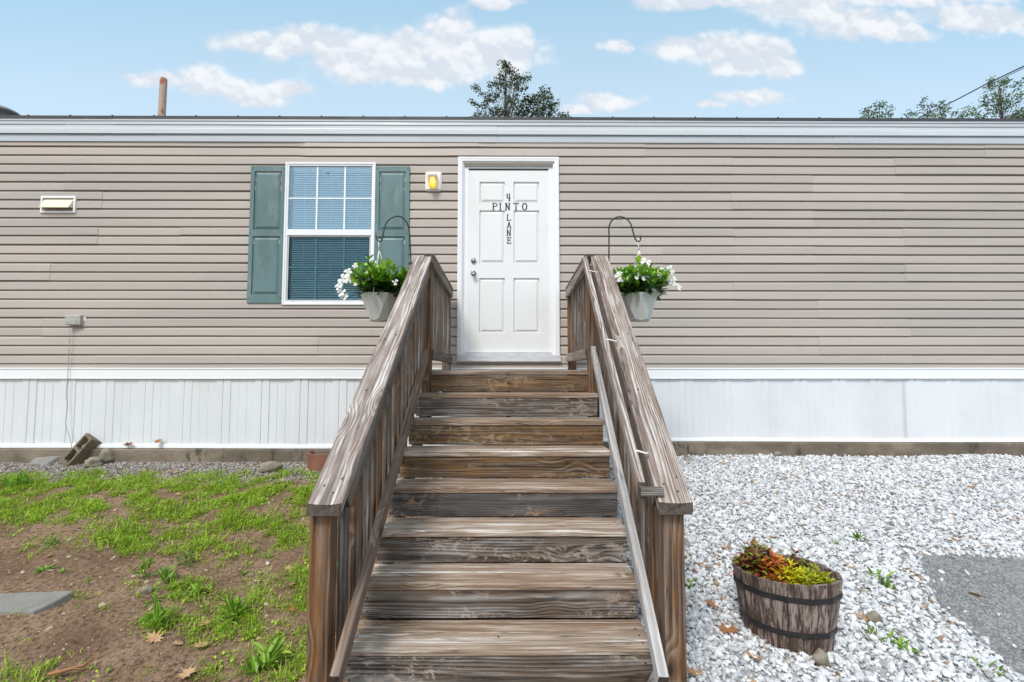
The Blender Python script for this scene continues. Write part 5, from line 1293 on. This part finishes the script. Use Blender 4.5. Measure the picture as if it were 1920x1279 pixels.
def coleus(ang, rad, spread, hgt, leaf, nst, mat, label, wdt=1.0, seed=0, edge=.25):
    spread *= 1.12; hgt *= 1.15; leaf *= 1.35
    rs = random.Random(seed); b = bpt(ang, rad, BH-.085); pos = []; rz = []; rx = []; sc = []; ti = []; mb = MB()
    for i in range(nst):
        a = rs.uniform(0, 6.28); rr = spread*math.sqrt(rs.random()); tip = Vector((rr*math.cos(a), rr*math.sin(a), hgt*(1-.5*(rr/spread)**2)*rs.uniform(.6, 1.05)))
        s0 = Vector((rr*.3*math.cos(a), rr*.3*math.sin(a), 0)); mb.tube([s0, tip], [.003, .0015], 5)
        for lv in range(3):
            f = .55+.45*lv/2
            for q in range(4): pos.append(s0+(tip-s0)*f); rz.append(rs.uniform(0, 6.28)); rx.append(rs.uniform(-.25, .55)+.25*lv); sc.append(leaf*rs.uniform(.6, 1.1)*(1.1-.25*lv)); ti.append(rs.gauss(.45, .22))
    sc = np.array(sc)
    V, Fc, T = scatter(PT, PF, [tuple(p) for p in pos], rotm(np.array(rz), np.array(rx)), np.stack([sc*wdt, sc, sc], 1), np.clip(ti, 0, 1), [-.3, .1, .1, edge, edge, 0, 0, edge, edge, edge, -.3])
    root = empty('coleus', b, label, 'plant'); link('foliage', npmesh('foliage', V, Fc, np.clip(T, 0, 1)), M[mat], root, Matrix.Translation(b)); mb.build('stems', M[mat], root, world=Matrix.Translation(b)) if False else link('stems', mb.mesh('stems'), M[mat], root, Matrix.Translation(b))
coleus(R(180), .56, .085, .155, .062, 26, 'col_red', 'bushy green and maroon coleus at the left end of the barrel', .9, 1)
coleus(R(215), .22, .080, .125, .060, 22, 'col_orange', 'orange and purple coleus in the middle of the barrel near the front', .9, 2)
coleus(R(150), .15, .055, .115, .050, 14, 'col_orange', 'small pale orange coleus behind the middle orange one', .9, 6)
coleus(R(60), .30, .055, .135, .050, 18, 'col_red', 'reddish brown upright coleus near the back wall of the barrel', .8, 3, .1)
coleus(R(300), .30, .062, .105, .046, 26, 'col_yellow', 'bright yellow feathery coleus in the middle of the barrel', .5, 4)
coleus(R(352), .52, .085, .10, .046, 40, 'col_lime', 'yellow green feathery coleus at the right end of the barrel', .45, 5)

# ------------------------------------------------------------------ background: pole, trees, cables
def GB(x, y): return gz0(x, y)-.03
Yp = 13.0; a = P(307, 147, Yp); b = P(303, 222, Yp); d = (b-a).normalized(); z0 = GB(b.x, Yp); bot = a+d*((z0-a.z)/d.z)
mb = MB(); mb.tube([bot, (a+bot)/2, a+d*.02, a], [.13, .11, .088, .080], 14); o = mb.build('utility_pole', M['pole'], smooth=True); shift_obj(o, bot); setmeta(o, 'bare weathered wooden pole top rising behind the roof on the left', 'pole')
TQ = np.array([(-.5, 0, 0), (0, -.28, .12), (.5, 0, 0), (0, .28, .12)]); TFq = np.array([(0, 1, 2), (0, 2, 3)])
def tree(name, Y, trunk_px, clumps, origin, scale, crad, leaf, per, mat, label, crown_low, seed, group=None, trad=.12):
    rs = random.Random(seed); nr = np.random.default_rng(seed); top = P(trunk_px[0], trunk_px[1], Y); z0 = GB(top.x, Y); base = Vector((top.x+.1, Y, z0))
    root = empty(name, base, label, 'tree', group); mb = MB()
    tk = [base, base+(top-base)*.35+Vector((.08, 0, 0)), base+(top-base)*.7+Vector((-.04, 0, 0)), base+(top-base)*.92, top]; mb.tube(tk, [trad*1.3, trad, trad*.6, trad*.3, trad*.08], 8)
    cen = []
    for (qx, qy) in clumps: px, py = origin[0]+qx/scale, origin[1]+qy/scale; dep = rs.gauss(0, .28 if crad < .4 else .5); cen.append((P(px, py, Y+dep), crad*rs.uniform(.6, 1.15)))
    H_ = top.z-base.z
    for i in range(crown_low):   # lower crown, hidden by the house from here
        f = rs.uniform(.35, .86); a = rs.uniform(0, 6.28); rr = H_*.22*rs.uniform(.3, 1); q = base+Vector((rr*math.cos(a), rr*math.sin(a), H_*f)); q.z = min(q.z, P(960, 236, q.y).z-crad*2.6); cen.append((q, crad*2.2))
    pos = []; sc = []; ti = []
    for (c, r_) in cen:
        f = min(.97, max(.2, (c.z-base.z)/H_*.93-.06)); s0 = base+(top-base)*f; m_ = (s0+c)/2+Vector((0, 0, -.04)); mb.tube([s0, m_, c], [trad*.16, trad*.10, trad*.04], 5)
        n = int(per*(r_/crad)**1.3); lt = rs.uniform(.25, .8)
        for _ in range(n):
            v = Vector(nr.normal(0, 1, 3)).normalized()*r_*(nr.random()**.5); v.z *= .75; pos.append(c+v); sc.append(leaf*nr.uniform(.6, 1.3)); ti.append(min(1, max(0, lt+nr.normal(0, .18))))
        for _ in range(3): v = Vector(nr.normal(0, 1, 3)).normalized()*r_*.9; mb.tube([c-(c-s0)*.1, c+v], [trad*.04, trad*.015], 4)
    mb.build('trunk', M['bark'], root)
    n = len(pos); V, Fc, T = scatter(TQ, TFq, [tuple(p) for p in pos], rotm(nr.uniform(0, 6.28, n), nr.uniform(-1.5, 1.5, n), nr.uniform(-1.5, 1.5, n)), np.array(sc), ti)
    link('crown', npmesh('crown', V, Fc, T), M[mat], root)
C1 = [(720, 140), (740, 190), (695, 150), (760, 160), (700, 240), (690, 280), (790, 230), (825, 240), (800, 280), (880, 290), (855, 340), (900, 350), (930, 320), (985, 290), (1005, 330), (870, 400), (960, 440), (890, 460), (840, 450), (650, 330), (690, 350), (585, 385), (535, 425), (620, 410), (670, 400), (600, 520), (580, 560), (370, 440), (345, 430), (425, 510), (490, 590), (520, 530), (300, 610), (330, 640), (400, 655), (450, 690), (560, 600), (745, 380), (800, 400), (760, 560), (790, 620), (840, 610), (350, 785), (410, 770), (460, 790), (540, 720), (610, 700), (690, 720), (590, 780), (660, 780), (760, 740), (850, 690), (480, 640), (860, 530), (640, 460), (720, 460), (820, 340), (540, 780), (720, 790), (640, 740)]
C2 = [(1225, 490), (1210, 540), (1290, 570), (1110, 560), (1170, 590), (1060, 590), (980, 575), (1100, 640), (1240, 640), (1330, 640), (1310, 690), (1200, 700), (1120, 710), (950, 670), (1000, 720), (930, 740), (1070, 760), (1180, 760), (1270, 770), (1330, 790), (1440, 798), (890, 770), (1480, 795), (1130, 790), (990, 790), (1010, 600), (860, 790)]
tree('leafy_tree', 15, (948, 120), C1, (840, 100), 6.73, .20, .08, 46, 'treeleaf', 'taller airy tree with a thin straight trunk rising behind the roof near the door', 30, 4, trad=.07)
tree('leafy_tree', 16, (1012, 178), C2, (840, 100), 6.73, .26, .085, 90, 'treeleaf', 'lower bushier tree just right of the taller one behind the roof', 30, 5, trad=.06)
CA = [(680, 465), (710, 485), (645, 500), (700, 500), (570, 535), (560, 550), (775, 520), (760, 550), (600, 575), (555, 600), (660, 570), (700, 590), (740, 590), (640, 550), (590, 600), (630, 600), (770, 590)]
CB = [(1055, 460), (1040, 510), (1110, 490), (930, 560), (960, 565), (1000, 565), (1080, 540), (1150, 500), (1225, 480), (1180, 540), (1230, 540), (1265, 515), (1160, 590), (1250, 585), (1060, 590), (1200, 595), (1120, 560), (950, 605), (1110, 600)]
CC = [(1630, 280), (1700, 320), (1660, 300), (1780, 280), (1745, 290), (1600, 400), (1620, 340), (1690, 400), (1580, 470), (1650, 460), (1740, 450), (1700, 500), (1780, 420), (1850, 400), (1840, 330), (1900, 300), (1680, 560), (1760, 520), (1890, 460), (1455, 540), (1480, 560), (1345, 565), (1380, 575), (1420, 575), (1520, 585), (1560, 590), (1720, 350), (1750, 480), (1660, 530), (1700, 440), (1820, 480), (1860, 540), (1910, 400), (1600, 500)]
CD = [(1850, 595), (1890, 580), (1820, 605), (1910, 600), (1880, 610), (1940, 570), (1980, 590), (1790, 615)]
tree('pine_tree', 17, (1648, 196), CA, (1500, 90), 4.571, .21, .085, 34, 'pineleaf', 'smallest wispy tree top over the roof at the right, leftmost of the three', 20, 6, trad=.06)
tree('pine_tree', 17, (1738, 190), CB, (1500, 90), 4.571, .22, .085, 34, 'pineleaf', 'spreading tree top under the cable, middle one at the right', 20, 7, trad=.06)
tree('pine_tree', 15, (1874, 156), CC, (1500, 90), 4.571, .24, .085, 40, 'pineleaf', 'tallest tree of the right group with a long side branch', 26, 8, trad=.07)
tree('leafy_tree', 19, (1920, 214), CD, (1500, 90), 4.571, .32, .09, 120, 'pineleaf', 'dense dark green tree low in the right corner over the roof', 20, 9, trad=.12)
def cable(pts, label, r_):
    mb = MB(); mb.tube([P(*q) for q in pts], r_, 6); o = mb.build('cable', M['cable'], smooth=True); shift_obj(o, P(*pts[0])); return setmeta(o, label, 'cable', None)
cable([(1716, 232, 12), (1720, 223, 11.9), (1740, 212, 11.6), (1790, 189, 10.8), (1845, 160, 10), (1920, 124, 9), (2050, 60, 7.6), (2300, -70, 6)], 'thicker grey service cable rising from the roof edge to the upper right', .013)
cable([(1842, 166, 10.05), (1880, 147, 9.5), (1920, 127.5, 9), (2050, 66, 7.6), (2300, -60, 6)], 'thin second cable just under the thick one at the upper right', .007)
cable([(1866, 236, 12), (1884, 222, 11.8), (1905, 212, 11.3), (1922, 202, 11), (2050, 130, 9), (2300, 0, 7)], 'lower cable crossing in front of the dense tree in the right corner', .012)
cable([(1880, 205, 12.2), (1900, 195, 11.8), (1922, 183, 11.4), (2050, 112, 9.4), (2300, -20, 7.4)], 'uppermost of the short cables in front of the tallest right tree', .008)
